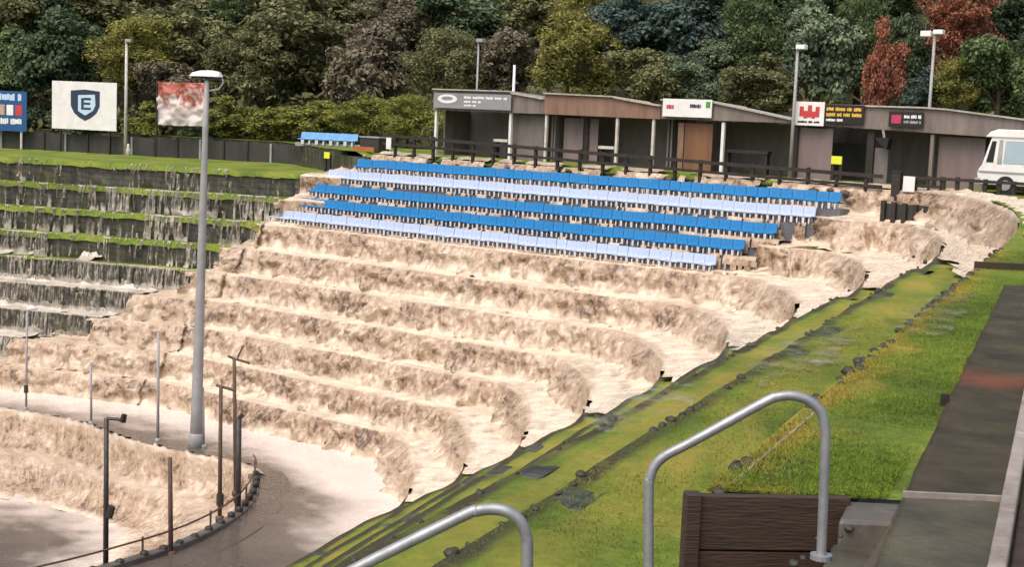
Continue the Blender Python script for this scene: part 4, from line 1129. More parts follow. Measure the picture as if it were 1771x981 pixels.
# ------------------------------------------------------------------ left bank: boards, screen fence, masts
LO = DL + 9.0
def lp_(px, py, off=LO): q = at_plane(px, py, NL, off); return q[:2] @ TL, q[2]
sf = thing('screen_fence', 'dark boarded fence along the back of the top lawn, behind the sign boards', 'fence', PLf(-45, LO + .4, 0))
tL0, tL1 = lp_(-700, 250)[0], lp_(560, 250)[0]
b = MB(); b.fbox(PLf, tL0, tL1, LO + .5, LO + .55, -.1, .95); b.build('boards', M['hedgeboard'], sf)
t = tL0; i = 0
while t < tL1:
    b = MB(); b.fbox(PLf, t - .05, t + .05, LO + .42, LO + .498, -.1, 1.0 + random.uniform(-.05, .1)); b.build('post', M['darktimber'] if i % 3 else M['greymetal'], sf); t += 1.35; i += 1
t0, z1 = lp_(90, 139); t1, z0 = lp_(201, 227)
wb = board('crest_board', PLf, t0, t1, LO, z0, z1, M['white'], 'large white board with a navy shield crest on the top lawn', 'sign', legs=-.05)
w = t1 - t0; h = z1 - z0
tc = t0 + w * .52; zc = z0 + h * .52
sh = [(-.22, .27), (.0, .3), (.22, .27), (.22, -.02), (.17, -.16), (.09, -.25), (0, -.31), (-.09, -.25), (-.17, -.16), (-.22, -.02)]
def shield(sc, dx, off, th, mat, name, sx=1):
    b = MB(); b.prism([PLf(tc + (x * sx + dx) * w * sc, off - th, zc + z * h * sc * 1.05) for x, z in sh], np.r_[NL * th, 0]); b.build(name, mat, wb)
shield(1.02, 0, LO, .01, M['navy'], 'shield'); 
b = MB(); b.prism([PLf(tc + x * w, LO - .016, zc + z * h) for x, z in [(-.11, .2), (.15, .22), (.16, -.0), (.12, -.12), (.0, -.22), (-.11, -.13)]], np.r_[NL * .006, 0]); b.build('shield_field', M['skyblue'], wb)
b = MB()
for (a, c, lo, hi) in [(-.06, -.02, -.1, .14), (-.018, .09, .1, .15), (-.018, .08, .005, .05), (-.018, .09, -.1, -.055)]:
    b.fbox(PLf, tc + a * w, tc + c * w, LO - .022, LO - .0165, zc + lo * h, zc + hi * h)
b.build('shield_letter', M['navy'], wb)
t0, z1 = lp_(-40, 155); t1, z0 = lp_(48, 228)
bb = board('advert_board', PLf, t0, t1, LO - .1, z0, z1, M['boardblue'], 'blue advertising board with small portraits at the left edge of the lawn', 'sign', legs=-.05, legmat=M['postwhite'])
w = t1 - t0; h = z1 - z0
strokes(PLf, t0 + w * .1, t0 + w * .9, LO - .1, z0 + h * .76, z0 + h * .94, 8, 30, .9).build('lettering', M['skyblue'], bb)
for k in range(5):
    b = MB(); a = t0 + w * (.1 + .17 * k); b.fbox(PLf, a, a + w * .13, LO - .108, LO - .099, z0 + h * .4, z0 + h * .66); b.build('portrait', [M['skin'], M['postwhite'], M['skin'], M['white'], M['red']][k], bb)
strokes(PLf, t0 + w * .08, t0 + w * .92, LO - .1, z0 + h * .17, z0 + h * .33, 12, 31, .9).build('lettering', M['white'], bb)
# torn banner
t0, z1 = lp_(276, 141); t1, z0 = lp_(357, 219)
bn = thing('torn_banner', 'crumpled red and white banner stretched between two posts behind the lamp post', 'banner', PLf((t0 + t1) / 2, LO - .2, -.05))
V = []; Fc = []; nx, nz = 34, 26
for i in range(nx + 1):
    for j in range(nz + 1):
        u = i / nx; v_ = j / nz
        edge = .07 * fbm(u * 4, 3, 1) * (1 if j in (0, nz) else 0)
        V.append(PLf(t0 + (t1 - t0) * (u + (.03 * fbm(v_ * 5, 1, 2) if i in (0, nx) else 0)), LO - .2 + .22 * fbm(u * 3.2, v_ * 2.6, 4) + .1 * fbm(u * 7, v_ * 7, 4), z0 + (z1 - z0) * v_ + edge))
for i in range(nx):
    for j in range(nz): a = i * (nz + 1) + j; Fc.append((a, a + nz + 1, a + nz + 2, a + 1))
b = MB(); b.add(V, Fc); b.build('cloth', M['banner'], bn, smooth=True)
for t in (t0 - .02, t1 + .02): b = MB(); b.tube([PLf(t, LO - .2, -.1), PLf(t, LO - .2, z1 + .1)], .05, 7); b.build('post', M['darktimber'], bn)
# masts
def mast(px, ytop, P, off, zb_, r, mat, label, kind, lean=0):
    n_ = NL if P is PLf else NB; tdir = TL if P is PLf else TB
    q = at_plane(px, ytop, n_, off); t = q[:2] @ tdir; zt = q[2]
    m = thing('light_mast', label, 'light mast', P(t, off, zb_))
    b = MB(); b.tube([P(t - lean, off, zb_), P(t, off, zt)], [r, r * .7], 8); b.build('pole', mat, m, smooth=True)
    if kind >= 1:
        b = MB(); b.fbox(P, t - .02, t + .34, off - .16, off + .12, zt - .02, zt + .14); b.build('lamp', M['white'] if kind > 1 else M['greymetal'], m, bevel=.02)
    if kind == 3:
        b = MB(); b.fbox(P, t - .5, t - .1, off - .16, off + .12, zt - .1, zt + .1); b.build('lamp', M['white'], m, bevel=.02)
        b = MB(); b.tube([P(t - .4, off, zt), P(t + .2, off, zt)], .03, 6); b.build('crossarm', M['greymetal'], m)
    return m
mast(219, 72, PLf, LO + .2, -.05, .1, M['postwhite'], 'pale mast between the white crest board and the torn banner', 1)
mast(828, 72, PB, SO + 3.2, .5, .06, M['greymetal'], 'thin grey green mast rising behind the leftmost shed', 1)
mast(890, 112, PB, SO + 2.8, .5, .08, M['white'], 'short white pole top showing above the gap right of the leftmost shed', 0)
mast(1380, 84, PB, SO - .35, T0 - .05, .075, M['greymetal'], 'grey mast with a pale lamp at the left end of the large grey shed', 2)
mast(1617, 58, PB, SO + 2.9, .5, .075, M['greymetal'], 'grey mast with twin white lamps in front of the red tree', 3)
q = at_z(222, 259, 0)
b = MB(); t_, z_ = lp_(222, 240, LO - .3); b.tube([PLf(t_, LO - .3, -.02), PLf(t_, LO - .3, .3), PLf(t_, LO - .3, .42), PLf(t_, LO - .3, .62)], [.13, .12, .08, .05], 8)
tag(b.build('water_butt', M['postwhite'], smooth=True), 'small whitish container on the lawn at the foot of the pale mast', 'container')

# ------------------------------------------------------------------ right foreground
# edging stones along the right-hand terrace edges
def edge_row(k, ys, size, label, group):
    for n_, y in enumerate(ys):
        if k >= 0 and random.random() < .38: continue
        q_ = nos[k][[i for i, s_ in enumerate(SEC) if s_[0] == 4]]
        p = np.array([np.interp(y, q_[::-1, 1], q_[::-1, 0]), y]) + OUT * random.uniform(-.02, .07)
        h = size * random.uniform(.5, 1.3)
        o = rock('edging_stone', (p[0], p[1], -k * HS + h * .02), h, M['edgestone'], 100 + n_ + 300 * k)
        o.rotation_euler = (0, 0, random.uniform(-.3, .3))
        tag(o, label, 'stone', group)
def ys_run(y0, y1, st, gap):
    ys = []; y = y0
    while y < y1:
        ys.append(y); y += st * random.uniform(.8, 1.3) * (1 + (y - y0) * .03) + (gap * random.random() if random.random() < .22 else 0)
    return ys
edge_row(-1, ys_run(7.25, 24, .15, .7), .05, 'dark rough stone in the broken edging between the near lawn strip and the step below', 'edging stones of the upper right step')
edge_row(0, ys_run(7.5, 34, .21, .6), .05, 'dark mossy stone bedded in the edge of the first grass step below the near lawn', 'edging stones of the first right step')
edge_row(1, ys_run(9, 36, .3, 1.0), .055, 'dark stone bedded in the muddy, shade-darkened edge of the second grass step below the near lawn', 'edging stones of the second right step')
# thin pale edging strip beside the stones
kb = MB()
yy = np.linspace(7.22, 9.6, 12)
for a, c in zip(yy[:-1], yy[1:]):
    p0 = Rpt(.09, a); p1 = Rpt(.09, c); q0 = Rpt(.108, a); q1 = Rpt(.108, c)
    kb.hexa([(*p0, T0 - .05), (*p1, T0 - .05), (*q1, T0 - .05), (*q0, T0 - .05), (*p0, T0 + .014), (*p1, T0 + .014), (*q1, T0 + .014), (*q0, T0 + .014)])
tag(kb.build('edging_strip', M['kerb']), 'thin pale edging strip running beside the broken stones of the near lawn', 'edging')

# concrete path, kerb wall and dark boards to its right
pl0 = at_z(1500, 1020, T0); pl1 = at_z(1560, 872, T0); pl2 = at_z(1737, 500, T0)
pr0 = at_z(1705, 1020, T0); pr1 = at_z(1733, 880, T0); pr2 = at_z(1800, 498, T0 ); 
pr2 = pl2 + (pr1 - pl1) * 1.0
def slab(name, quad, z0, z1, mat, parent=None):
    b = MB(); b.hexa([(q[0], q[1], z0) for q in quad] + [(q[0], q[1], z1) for q in quad]); return b
def path_mesh(a, b_, c, d_, n, z1, mat, name):
    V = []; Fc = []; m = 10
    for i in range(n + 1):
        for j in range(m + 1):
            u, v_ = i / n, j / m
            p = (a * (1 - u) + b_ * u) * (1 - v_) + (d_ * (1 - u) + c * u) * v_
            e = .018 * fbm(p[0] * 6, p[1] * 6, 2) if j in (0, m) else 0
            V.append((p[0] + e, p[1], z1 + .006 * fbm(p[0] * 3, p[1] * 3, 1)))
    for i in range(n):
        for j in range(m): k = i * (m + 1) + j; Fc.append((k, k + 1, k + m + 2, k + m + 1))
    o0 = len(V)
    # skirt on left side
    for i in range(n + 1): q = V[i * (m + 1)]; V.append((q[0], q[1], z1 - .12))
    for i in range(n): Fc.append((i * (m + 1), (i + 1) * (m + 1), o0 + i + 1, o0 + i))
    return struct(raw_mesh(name, V, Fc, mat))
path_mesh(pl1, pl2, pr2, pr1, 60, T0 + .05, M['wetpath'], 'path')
path_mesh(pl0 + (pl0 - pl1) * 2, pl1, pr1, pr0 + (pr0 - pr1) * 2, 30, T0 + .035, M['wetpath2'], 'near_path')
# red tree's reflection on the path, painted into the slab colour
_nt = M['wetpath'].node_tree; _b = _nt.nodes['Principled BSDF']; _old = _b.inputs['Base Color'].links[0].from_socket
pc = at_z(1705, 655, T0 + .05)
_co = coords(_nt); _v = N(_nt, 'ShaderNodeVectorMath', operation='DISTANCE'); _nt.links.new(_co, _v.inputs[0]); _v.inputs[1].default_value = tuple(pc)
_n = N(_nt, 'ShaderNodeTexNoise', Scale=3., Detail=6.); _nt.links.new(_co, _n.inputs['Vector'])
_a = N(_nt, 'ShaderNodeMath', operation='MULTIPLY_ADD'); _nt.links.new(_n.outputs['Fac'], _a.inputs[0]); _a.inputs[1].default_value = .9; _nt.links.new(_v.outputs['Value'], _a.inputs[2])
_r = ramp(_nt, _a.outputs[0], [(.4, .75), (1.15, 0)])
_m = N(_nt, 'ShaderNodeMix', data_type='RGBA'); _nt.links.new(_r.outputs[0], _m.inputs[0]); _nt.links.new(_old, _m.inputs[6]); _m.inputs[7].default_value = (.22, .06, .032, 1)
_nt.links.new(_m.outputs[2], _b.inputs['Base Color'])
kd = (pr2 - pr0); kd = kd / np.linalg.norm(kd[:2]); kn = np.array([kd[1], -kd[0], 0])
def along(p0, s0, s1, o0, o1, z0, z1, mb):
    a = p0 + kd * s0; c = p0 + kd * s1
    mb.hexa([(*(a + kn * o0)[:2], z0), (*(c + kn * o0)[:2], z0), (*(c + kn * o1)[:2], z0), (*(a + kn * o1)[:2], z0), (*(a + kn * o0)[:2], z1), (*(c + kn * o0)[:2], z1), (*(c + kn * o1)[:2], z1), (*(a + kn * o1)[:2], z1)])
b = MB(); b.hexa([(*(q)[:2], z) for z in (T0 + .03, T0 + .064) for q in (pl1 - kd * .01, pr1 - kd * .01, pr1 + kd * .015, pl1 + kd * .02)])
struct(b.build('runnel', M['kerb']))
kw = thing('kerb_wall', 'low pale weathered kerb wall along the right side of the wet path', 'wall', pr1)
for i in range(9):
    b = MB(); along(pr0, -2 + i * .95, -2 + i * .95 + .94, .0, .075, T0 - .1, T0 + .13 + .008 * (i % 2), b); b.build('block', M['kerb'], kw, bevel=.012)
db_ = thing('plank_walkway', 'dark plank walkway to the right of the pale kerb wall', 'walkway', pr1 + kn * .4)
for i in range(5):
    b = MB(); along(pr0, -2, 8, .085 + i * .17, .085 + i * .17 + .16, T0 - .1, T0 + .06 - .004 * (i % 2), b); b.build('plank', M['mauve'] if i % 2 else M['timber'], db_, bevel=.008)
# small dark stake at the left side of the path
p = at_z(1633, 705, T0); q = at_plane(1636, 682, np.array([0, 1.]), p[1])
b = MB(); b.tube([(p[0], p[1], T0 - .1), (p[0], p[1], q[2])], .03, 6); tag(b.build('stake', M['darktimber']), 'small dark stake on the grass edge of the wet path', 'stake')
# dark cross edge on the far lawn
p = at_z(1690, 466, T0); 
b = MB(); b.hexa([(p[0], p[1], T0 - .1), (p[0] + 6, p[1] - .1, T0 - .1), (p[0] + 6, p[1] + .05, T0 - .1), (p[0], p[1] + .15, T0 - .1), (p[0], p[1], T0 + .1), (p[0] + 6, p[1] - .1, T0 + .1), (p[0] + 6, p[1] + .05, T0 + .1), (p[0], p[1] + .15, T0 + .1)])
tag(b.build('timber_edging', M['timber']), 'dark timber edging laid across the far end of the near lawn strip', 'edging')

# timber retaining wall by the steps
tw0 = at_z(1196, 857, T0 + .02); tw1 = at_z(1472, 862, T0 + .02)
rw = thing('retaining_wall', 'brown timber plank retaining wall beside the near steps', 'wall', (tw0[0], tw0[1], T0 - 1.2))
ux = (tw1 - tw0) / np.linalg.norm(tw1 - tw0); uy = np.array([-ux[1], ux[0], 0]); Lw = np.linalg.norm(tw1 - tw0)
def twb(mb, a, c, o0, o1, z0, z1):
    mb.hexa([tuple((tw0 + ux * x + uy * y)[:2]) + (z,) for z in (z0, z1) for x, y in ((a, o0), (c, o0), (c, o1), (a, o1))])
for i in range(4):
    b = MB(); z1_ = T0 + .02 - i * .29; twb(b, .05, Lw, .0 + .006 * (i % 2), .05, z1_ - .28, z1_); b.build('plank', M['timber'], rw, bevel=.006)
b = MB(); twb(b, -.03, .05, -.03, .06, T0 - 1.1, T0 + .03); b.build('post', M['timber'], rw, bevel=.008)
b = MB(); twb(b, .0, Lw, .05, .2, T0 - 1.1, T0 - .025); b.build('backing', M['earth'], rw)
# side closing wall of trench along left edge of path
# steps
stp = thing('steps', 'wet stone steps descending towards the viewer between timber wall and path', 'steps', (1.6, 6.6, 0))
def pathx(y): u = (y - pl1[1]) / (pl2[1] - pl1[1]); return pl1[0] + (pl2[0] - pl1[0]) * u
for i in range(6):
    y1 = 7.21 - .36 * i; y0 = y1 - .37; z1_ = T0 - .02 - .12 * i
    b = MB(); xl1 = 1.76 - .11 * i * 1.35; xl0 = xl1 - .13
    b.hexa([(x, y, -.3) for x, y in ((xl0, y0), (pathx(y0) - .004, y0), (pathx(y1) - .004, y1), (xl1, y1))] + [(x, y, z1_) for x, y in ((xl0, y0), (pathx(y0) - .004, y0), (pathx(y1) - .004, y1), (xl1, y1))])
    b.build('step', [M['wetconcrete'], M['wetpath2']][i % 2], stp, bevel=.02)
b = MB(); b.hexa([(x, y, z) for z in (-.25, .02) for x, y in ((-.2, 4.4), (1.9, 4.4), (1.9, 7.1), (-.2, 7.1))]); struct(b.build('pit_floor', M['earth']))
# loose stones and running water by the top of the steps
for i in range(9):
    px_, py_ = random.uniform(1345, 1470), random.uniform(885, 975)
    if px_ < 1480 - (py_ - 870) * 1.4: continue
    p = at_z(px_, py_, T0 - .05)
    o = rock('loose_stone', (p[0], p[1], T0 - .06), random.uniform(.015, .03), M['edgestone'], 900 + i); tag(o, 'small dark loose stone on the wet steps by the timber wall', 'stone', 'loose stones on the near steps')
# handrails
def hoop(name, label, pts, Y, r, posts, slope):
    def at(px, py, y): d = ray(px, py); return CAM + d * (y / d[1])
    P_ = [at(px, py, Y + dy) for px, py, dy in pts]
    h = thing(name, label, 'handrail', (P_[0][0], P_[0][1], P_[0][2]), None)
    sp = []
    Q = np.array(P_)
    for i in range(len(Q) - 1):
        p0, p1, p2, p3 = Q[max(i - 1, 0)], Q[i], Q[i + 1], Q[min(i + 2, len(Q) - 1)]
        for u in np.linspace(0, 1, 7, endpoint=False):
            sp.append(.5 * ((2 * p1) + (-p0 + p2) * u + (2 * p0 - 5 * p1 + 4 * p2 - p3) * u * u + (-p0 + 3 * p1 - 3 * p2 + p3) * u ** 3))
    sp.append(Q[-1])
    b = MB(); b.tube(sp, r, 14); b.build('rail', M['steel'], h, smooth=True)
    for px, py, dy in posts:
        q = at(px, py, Y + dy); b = MB(); b.tube([(q[0], q[1], q[2] - .01), (q[0], q[1], q[2] + .012)], r * 2.2, 14); b.build('foot_plate', M['steel'], h)
hoop('handrail', 'complete grey steel handrail hoop in front of the timber retaining wall',
     [(1122, 1075, .0), (1122, 1000, 0), (1122, 850, 0), (1124, 828, 0), (1133, 806, 0), (1152, 788, 0), (1200, 763, 0), (1320, 697, 0), (1345, 687, 0), (1372, 685, 0), (1400, 694, 0), (1420, 714, 0), (1427, 742, 0), (1427, 780, 0), (1424, 870, 0), (1420, 968, 0)], 6.25, .0225, [(1420, 964, 0)], 0)
hoop('handrail', 'grey steel handrail whose lower part runs off the bottom of the view',
     [(430, 1085, 0), (540, 1026, 0), (640, 972, 0), (800, 893, 0), (826, 884, 0), (852, 881, 0), (878, 886, 0), (899, 902, 0), (910, 928, 0), (912, 960, 0), (910, 1120, 0)], 5.2, .0225, [], 0)

# puddles on the right bank
def puddle(px, py, z, rx, ry, seed):
    c = at_z(px, py, z); V = [(c[0], c[1], z + .05)]; Fc = []; n_ = 48
    for i in range(n_):
        w = 2 * math.pi * i / n_; r_ = 1 + .55 * fbm(math.cos(w) * 1.8, math.sin(w) * 1.8, seed) + .2 * fbm(math.cos(w) * 6, math.sin(w) * 6, seed)
        q = c[:2] + OUT * rx * math.cos(w) * r_ + TR * ry * math.sin(w) * r_; V.append((q[0], q[1], z + .045))
    for i in range(n_): Fc.append((0, 1 + i, 1 + (i + 1) % n_))
    o = raw_mesh('puddle', V, Fc, M['puddle']); struct(o)
def puddle_mat():
    m, nt, b = new_mat('puddle_on_grass'); co = coords(nt)
    n = N(nt, 'ShaderNodeTexNoise', Scale=2.8, Detail=7., Roughness=.75); nt.links.new(co, n.inputs['Vector'])
    r = ramp(nt, n.outputs['Fac'], [(.36, (.11, .16, .03)), (.5, (.2, .22, .11)), (.6, (.34, .34, .28)), (.7, (.5, .5, .46))])
    nt.links.new(r.outputs[0], b.inputs['Base Color'])
    rr = ramp(nt, n.outputs['Fac'], [(.4, .6), (.55, .18)]); nt.links.new(rr.outputs[0], b.inputs['Roughness'])
    al = ramp(nt, n.outputs['Fac'], [(.44, 0), (.66, .6)]); nt.links.new(al.outputs[0], b.inputs['Alpha'])
    bp = N(nt, 'ShaderNodeBump', Strength=.4, Distance=.03); nt.links.new(n.outputs['Fac'], bp.inputs['Height']); nt.links.new(bp.outputs[0], b.inputs['Normal'])
    return m
M['puddle'] = puddle_mat()
puddle(1625, 545, T0, .28, 2.0, 1); puddle(1400, 612, 0, .5, 2.4, 2); puddle(1110, 705, 0, .35, 1.6, 4); puddle(1270, 590, -HS, .5, 2., 6)

# grass blades on the near strips
bl = []; bf = []; bd = []
def blade(x, y, z, h, dr_=0.):
    a = random.uniform(0, 6.28); w = random.uniform(.003, .006); lx, ly = random.uniform(-.6, .6) * h, random.uniform(-.6, .6) * h
    o = len(bl); bl.append((x - w * math.cos(a), y - w * math.sin(a), z)); bl.append((x + w * math.cos(a), y + w * math.sin(a), z)); bl.append((x + lx, y + ly, z + h)); bf.append((o, o + 1, o + 2)); bd.extend([dr_] * 3)
for _ in range(52000):
    y = 7.2 + 16 * random.random() ** 2.0; s = random.uniform(.02, .86)
    p = Rpt(s, y)
    blade(p[0], p[1], T0 + .005, random.uniform(.008, .022) * (1.5 if s < .15 else 1), .9 * max(0, min(1, 1 - s / .3 + .9 * fbm(p[0] * 2, p[1] * 2, 6) + random.uniform(-.2, .2))))
for _ in range(46000):
    y = 5.6 + 18 * random.random() ** 1.7; s = random.uniform(-2.05, -.02); p = Rpt(s, y)
    blade(p[0], p[1], .005, random.uniform(.008, .024), .5 * max(0, min(1, 1.2 * fbm(p[0] * .9, p[1] * .9, 3) - .1 + random.uniform(-.1, .2))))
struct(raw_mesh('grass_blades', bl, bf, grass_mat('blade_grass', (.18, .275, .03), (.235, .32, .038), (.34, .32, .055)), {'dry': bd}, smooth=False), 'stuff')

# ------------------------------------------------------------------ trees
def crown_mesh(name, n_cl, per, leaf, seed, flat=1., spiky=0.):
    r = np.random.default_rng(seed)
    cl = []
    while len(cl) < n_cl:
        p = r.uniform(-1, 1, 3)
        d = np.linalg.norm(p)
        lim = .70 + .5 * mn.noise(Vector((p[0] * 1.6 + seed, p[1] * 1.6, p[2] * 1.6)))
        if d < lim and (d > .35 or r.random() < .25): cl.append(p)
    V = []; Fc = []
    for c in cl:
        R_ = r.uniform(.14, .27)
        q = r.normal(size=(per, 3)); q /= np.linalg.norm(q, axis=1)[:, None]; q *= (r.random(per) ** .5)[:, None] * R_ * np.array([1.15, 1.15, .75])
        for d in q:
            p = c + d
            nrm = d / (np.linalg.norm(d) + 1e-6) * .7 + np.array([0, 0, .55]) + r.normal(size=3) * .45; nrm /= np.linalg.norm(nrm)
            a = np.cross(nrm, r.normal(size=3)); a /= np.linalg.norm(a) + 1e-6; b = np.cross(nrm, a)
            l = leaf * r.uniform(.6, 1.35); w = l * r.uniform(.45, .75) * (1 - spiky * .6)
            o = len(V)
            V += [p - a * l, p - b * w + nrm * l * .12, p + a * l, p + b * w + nrm * l * .12]
            Fc.append((o, o + 1, o + 2, o + 3))
    V = np.array(V); V[:, 2] = V[:, 2] * flat
    me = bpy.data.meshes.new(name); me.from_pydata([tuple(p) for p in V], [], Fc); me.materials.append(LEAF['dark']); return me
CR = [crown_mesh('crown', 105, 120, .046, 1), crown_mesh('crown', 120, 105, .043, 2), crown_mesh('crown', 95, 135, .048, 3), crown_mesh('crown', 90, 150, .040, 4, spiky=.5), crown_mesh('crown', 140, 95, .040, 5, spiky=.7)]
def trunk_mesh(name, seed, h=1.):
    r = random.Random(seed); b = MB()
    b.tube([(0, 0, -.05), (.02, 0, .25), (-.02, .02, .55), (.01, 0, 1.)], [.05, .038, .03, .012], 7)
    for i in range(6):
        a = r.uniform(0, 6.28); z = r.uniform(.35, .8); l = r.uniform(.25, .5)
        b.tube([(0, 0, z), (math.cos(a) * l * .5, math.sin(a) * l * .5, z + l * .4), (math.cos(a) * l, math.sin(a) * l, z + l * .6)], [.02, .013, .005], 5)
    me = bpy.data.meshes.new(name); me.from_pydata(b.v, [], b.f); me.materials.append(M['bark']); return me
TKM = [trunk_mesh('trunk', 1), trunk_mesh('trunk', 2)]
def march(px, py, v):
    d = ray(px, py); lo, hi = 20., 200.
    for _ in range(50):
        m = (lo + hi) / 2; p = CAM + d * m
        if hill_v(p[0], p[1]) < v: lo = m
        else: hi = m
    return CAM + d * lo, lo
tn = 0
def tree(px, py, v, rx, ry, colr, label, name='tree', cat='tree', group=None):
    """px,py crown centre in the photo, v metres up the hillside, rx, ry crown radii in photo px"""
    global tn
    p, D = march(px, py, v); R_ = rx / F * D; H_ = ry / F * D
    g = hill_z(p[0], p[1]); g = max(g, -.1)
    t = thing(name, label, cat, (p[0], p[1], g), group)
    c = bpy.data.objects.new('crown', CR[tn % len(CR)]); COL.objects.link(c); c.parent = t
    c.location = (0, 0, p[2] - g); c.scale = (R_ * 1.3, R_ * 1.15, H_ * 1.25); c.rotation_euler = (0, 0, random.uniform(0, 6.28))
    c.material_slots[0].link = 'OBJECT'; c.material_slots[0].material = LEAF[colr]
    k = bpy.data.objects.new('trunk', TKM[tn % 2]); COL.objects.link(k); k.parent = t
    hh = max(.5, p[2] - g + H_ * .3); k.scale = (hh * .8, hh * .8, hh); k.rotation_euler = (0, 0, random.uniform(0, 6.28))
    tn += 1; return t
SIDE = [
 # px, py, v, rx, ry, colour, label
 (20, 115, 1.5, 60, 55, 'mid', 'bright green tree above the blue advertising board'),
 (30, 45, 6, 70, 60, 'olive', 'olive brown tree in the top left corner'),
 (110, 95, 2, 75, 75, 'dark', 'dark green tree directly behind the white crest board'),
 (120, 20, 8, 85, 60, 'dark', 'dark tree at the top, above the white crest board'),
 (235, 85, 3, 75, 60, 'yellow', 'yellow green tree behind the pale mast'),
 (215, 10, 9, 80, 50, 'olive', 'olive tree at the top, above the yellow green tree'),
 (300, 150, 2.5, 60, 55, 'brown', 'brown scrubby tree behind the torn banner'),
 (330, 60, 6, 75, 60, 'olive', 'olive grey tree above the lamp post lantern'),
 (430, 120, 4, 85, 75, 'olive', 'broad olive tree just right of the lamp post lantern'),
 (420, 20, 10, 90, 50, 'mid', 'dull green tree at the top, right of the lamp post'),
 (530, 80, 6, 85, 75, 'olive', 'olive brown scrub tree above the four light blue seats'),
 (560, 15, 11, 90, 50, 'olive', 'olive tree at the top, left of centre'),
 (640, 120, 3, 75, 75, 'brown', 'purple brown tree left of the leftmost shed'),
 (680, 50, 8, 85, 60, 'brown', 'brown tree high on the slope, left of the leftmost shed'),
 (780, 110, 3, 70, 65, 'olive', 'olive green tree behind the leftmost shed'),
 (820, 30, 9, 90, 60, 'dark', 'shadowy dark tree at the top, above the leftmost shed'),
 (890, 105, 5, 60, 65, 'brown', 'brown olive tree behind the short white pole'),
 (930, 25, 10, 70, 55, 'olive', 'olive tree at the top, above the short white pole'),
 (1000, 100, 3, 75, 70, 'yellow', 'yellowish green tree behind the brown boarded shed'),
 (1010, 20, 10, 60, 50, 'yellow', 'pale autumn yellow tree at the top centre'),
 (1090, 45, 6, 80, 65, 'teal', 'blue green conifer high above the brown boarded shed'),
 (1130, 130, 2, 75, 55, 'olive', 'low olive tree behind the white sign of the third shed'),
 (1200, 40, 7, 85, 65, 'teal', 'darkest blue green tree at the top, above the third shed'),
 (1230, 135, 2.5, 65, 55, 'grey', 'grey green tree behind the third shed'),
 (1300, 70, 4, 75, 80, 'mid', 'mid green tree left of the grey mast with the pale lamp'),
 (1320, 150, 1.5, 60, 45, 'olive', 'low brownish bush tree behind the right part of the third shed'),
 (1310, 5, 11, 80, 45, 'dark', 'dark tree at the top edge, left of the grey mast with the pale lamp'),
 (1420, 90, 2.5, 70, 85, 'grey', 'pale leaved tree behind the square red crest sign'),
 (1410, 10, 9, 80, 50, 'dark', 'dark green tree at the top, above the pale leaved tree'),
 (1490, 60, 4, 45, 75, 'mid', 'narrow green tree just left of the slim red tree'),
 (1527, 125, 2, 34, 72, 'red', 'slim orange red tree behind the small black sign'),
 (1570, 95, 5, 45, 85, 'dark', 'dark green tree between the two red trees'),
 (1520, 5, 9, 70, 45, 'mid', 'green tree at the top edge, above the slim red tree'),
 (1660, 45, 4, 75, 72, 'red', 'large rust red tree behind the twin lamp mast'),
 (1650, 140, 1.8, 45, 45, 'yellow', 'small yellow tree at the foot of the large rust red tree'),
 (1600, 160, 1.5, 40, 35, 'teal', 'low blue green bush behind the roof of the large grey shed'),
 (1730, 125, 2.5, 70, 75, 'mid', 'full green tree above the white van'),
 (1760, 30, 7, 70, 60, 'dark', 'dark tree in the top right corner'),
 (1830, 90, 3, 70, 90, 'dark', 'dark tree beyond the right edge above the van'),
 (-60, 80, 4, 80, 90, 'dark', 'dark tree beyond the left edge of the lawn'),
]
for a in SIDE: tree(*a)
HED = [(395, 205, .2, 48, 30, 'hedge', 'hedge bush right of the lamp post'), (470, 210, .2, 55, 32, 'hedge', 'hedge bush left of the light blue seats'), (550, 205, .2, 52, 30, 'hedge', 'hedge bush behind the light blue seats'),
       (630, 205, .2, 55, 34, 'hedge', 'hedge bush behind the storage box'), (705, 200, .2, 55, 38, 'hedge', 'hedge bush touching the leftmost shed'), (255, 215, .0, 40, 30, 'hedge', 'yellowish bush left of the torn banner'),
       (800, 215, -2.2, 45, 22, 'hedge', 'bush seen through the open leftmost shed'), (150, 215, .2, 60, 40, 'dark', 'dark bush behind the white crest board'), (340, 220, .2, 40, 30, 'dark', 'dark bush behind the torn banner'), (30, 200, .2, 60, 45, 'dark', 'dark bush behind the blue advertising board')]
for a in HED: tree(*a, name='hedge_bush', cat='bush')
# undergrowth and further woodland filling the slope: nobody could count it
r = np.random.default_rng(3)
V = []; Fc = []
cnt = 0
while cnt < 5200:
    x = r.uniform(-75, 60); y = r.uniform(20, 125); v = hill_v(x, y)
    if v < .3 or v > 30: continue
    z = hill_z(x, y); cnt += 1; hh = r.uniform(.5, 1.6) * (1 + v * .05)
    for _ in range(22):
        p = np.array([x, y, z]) + r.normal(size=3) * np.array([.75, .75, .4 * hh]) + np.array([0, 0, hh * .6])
        nrm = np.array([0, -.4, .6]) + r.normal(size=3) * .5; nrm /= np.linalg.norm(nrm)
        a = np.cross(nrm, r.normal(size=3)); a /= np.linalg.norm(a); b = np.cross(nrm, a); l = r.uniform(.12, .3); w = l * r.uniform(.35, .7); o = len(V)
        V += [p - a * l, p - b * w, p + a * l, p + b * w]; Fc.append((o, o + 1, o + 2, o + 3))
struct(raw_mesh('undergrowth', V, Fc, LEAF['olive'], smooth=False), 'stuff')
cnt = 0; V = []; Fc = []
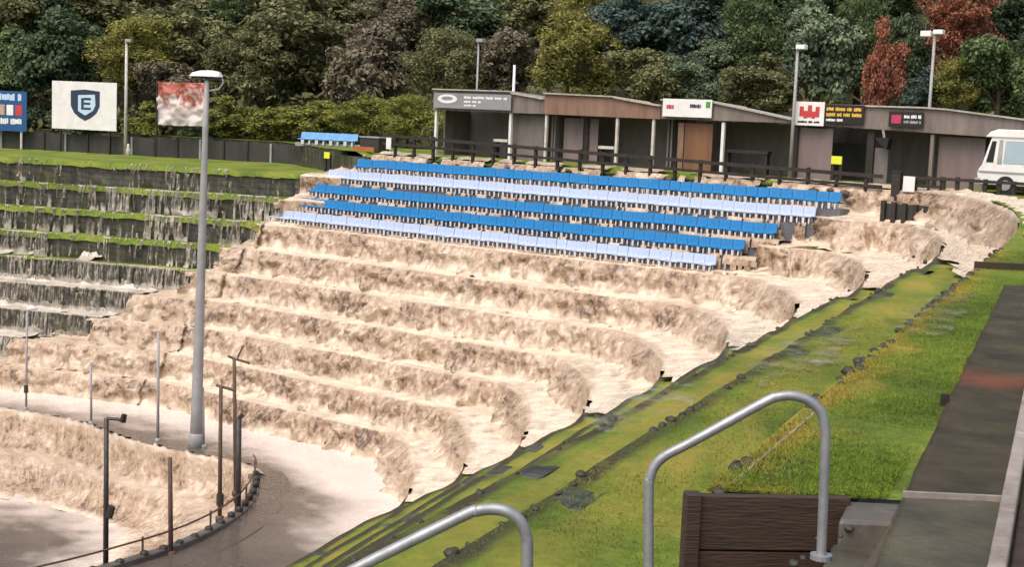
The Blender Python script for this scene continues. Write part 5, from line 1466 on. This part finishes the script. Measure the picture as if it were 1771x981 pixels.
while cnt < 260:
    x = r.uniform(-95, 80); y = r.uniform(10, 150); v = hill_v(x, y)
    if v < 13 or v > 40: continue
    cnt += 1; z = hill_z(x, y); R_ = r.uniform(2, 3.6)
    for _ in range(170):
        d = r.normal(size=3); d /= np.linalg.norm(d); p = np.array([x, y, z + R_ * 1.1]) + d * R_ * (.6 + .45 * r.random()) * np.array([1, 1, 1.25])
        nrm = d + r.normal(size=3) * .5; nrm /= np.linalg.norm(nrm)
        a = np.cross(nrm, r.normal(size=3)); a /= np.linalg.norm(a); b = np.cross(nrm, a); l = r.uniform(.25, .5); w = l * .6; o = len(V)
        V += [p - a * l, p - b * w, p + a * l, p + b * w]; Fc.append((o, o + 1, o + 2, o + 3))
struct(raw_mesh('woodland', V, Fc, LEAF['dark'], smooth=False), 'stuff')

# ------------------------------------------------------------------ camera, light
cam = bpy.data.cameras.new('camera'); co = bpy.data.objects.new('camera', cam); COL.objects.link(co)
cam.sensor_width = 36; cam.lens = F / 1771 * 36; cam.clip_end = 3000; cam.clip_start = .1
from mathutils import Matrix
fx = np.array(FWD); rx_ = R0 * cR + (-UP0) * -sR; 
# image x axis in world: X = c*x + s*y, Yd = -s*x + c*y  (y down)
ex = cR * R0 + sR * UP0
ey = -(sR * R0 - cR * UP0)
mat = Matrix(((ex[0], ey[0], -fx[0], CAM[0]), (ex[1], ey[1], -fx[1], CAM[1]), (ex[2], ey[2], -fx[2], CAM[2]), (0, 0, 0, 1)))
co.matrix_world = mat
scene.camera = co
EL, AZ = math.radians(58), math.radians(215)       # azimuth from +Y towards +X
sun = bpy.data.lights.new('sun', 'SUN'); so = bpy.data.objects.new('sun', sun); COL.objects.link(so)
sun.energy = .65; sun.angle = math.radians(50); sun.color = (1, .975, .945)
sd = Vector((math.sin(AZ) * math.cos(EL), math.cos(AZ) * math.cos(EL), math.sin(EL)))
so.rotation_euler = sd.to_track_quat('Z', 'Y').to_euler(); so.location = (0, 0, 60)
wd = bpy.data.worlds.new('World'); scene.world = wd; wd.use_nodes = True
nt = wd.node_tree; bg = nt.nodes['Background']
sk = nt.nodes.new('ShaderNodeTexSky'); sk.sky_type = 'NISHITA'; sk.sun_disc = False; sk.sun_elevation = EL; sk.sun_rotation = AZ
sk.air_density = 1.0; sk.dust_density = 6.; sk.ozone_density = .6
nt.links.new(sk.outputs[0], bg.inputs[0]); bg.inputs[1].default_value = .15
scene.view_settings.view_transform = 'Standard'; scene.view_settings.look = 'None'; scene.view_settings.exposure = .55; scene.view_settings.gamma = 1
scene.view_settings.use_curve_mapping = False
scene.render.engine = 'CYCLES'
scene.render.resolution_x = 1024; scene.render.resolution_y = 568
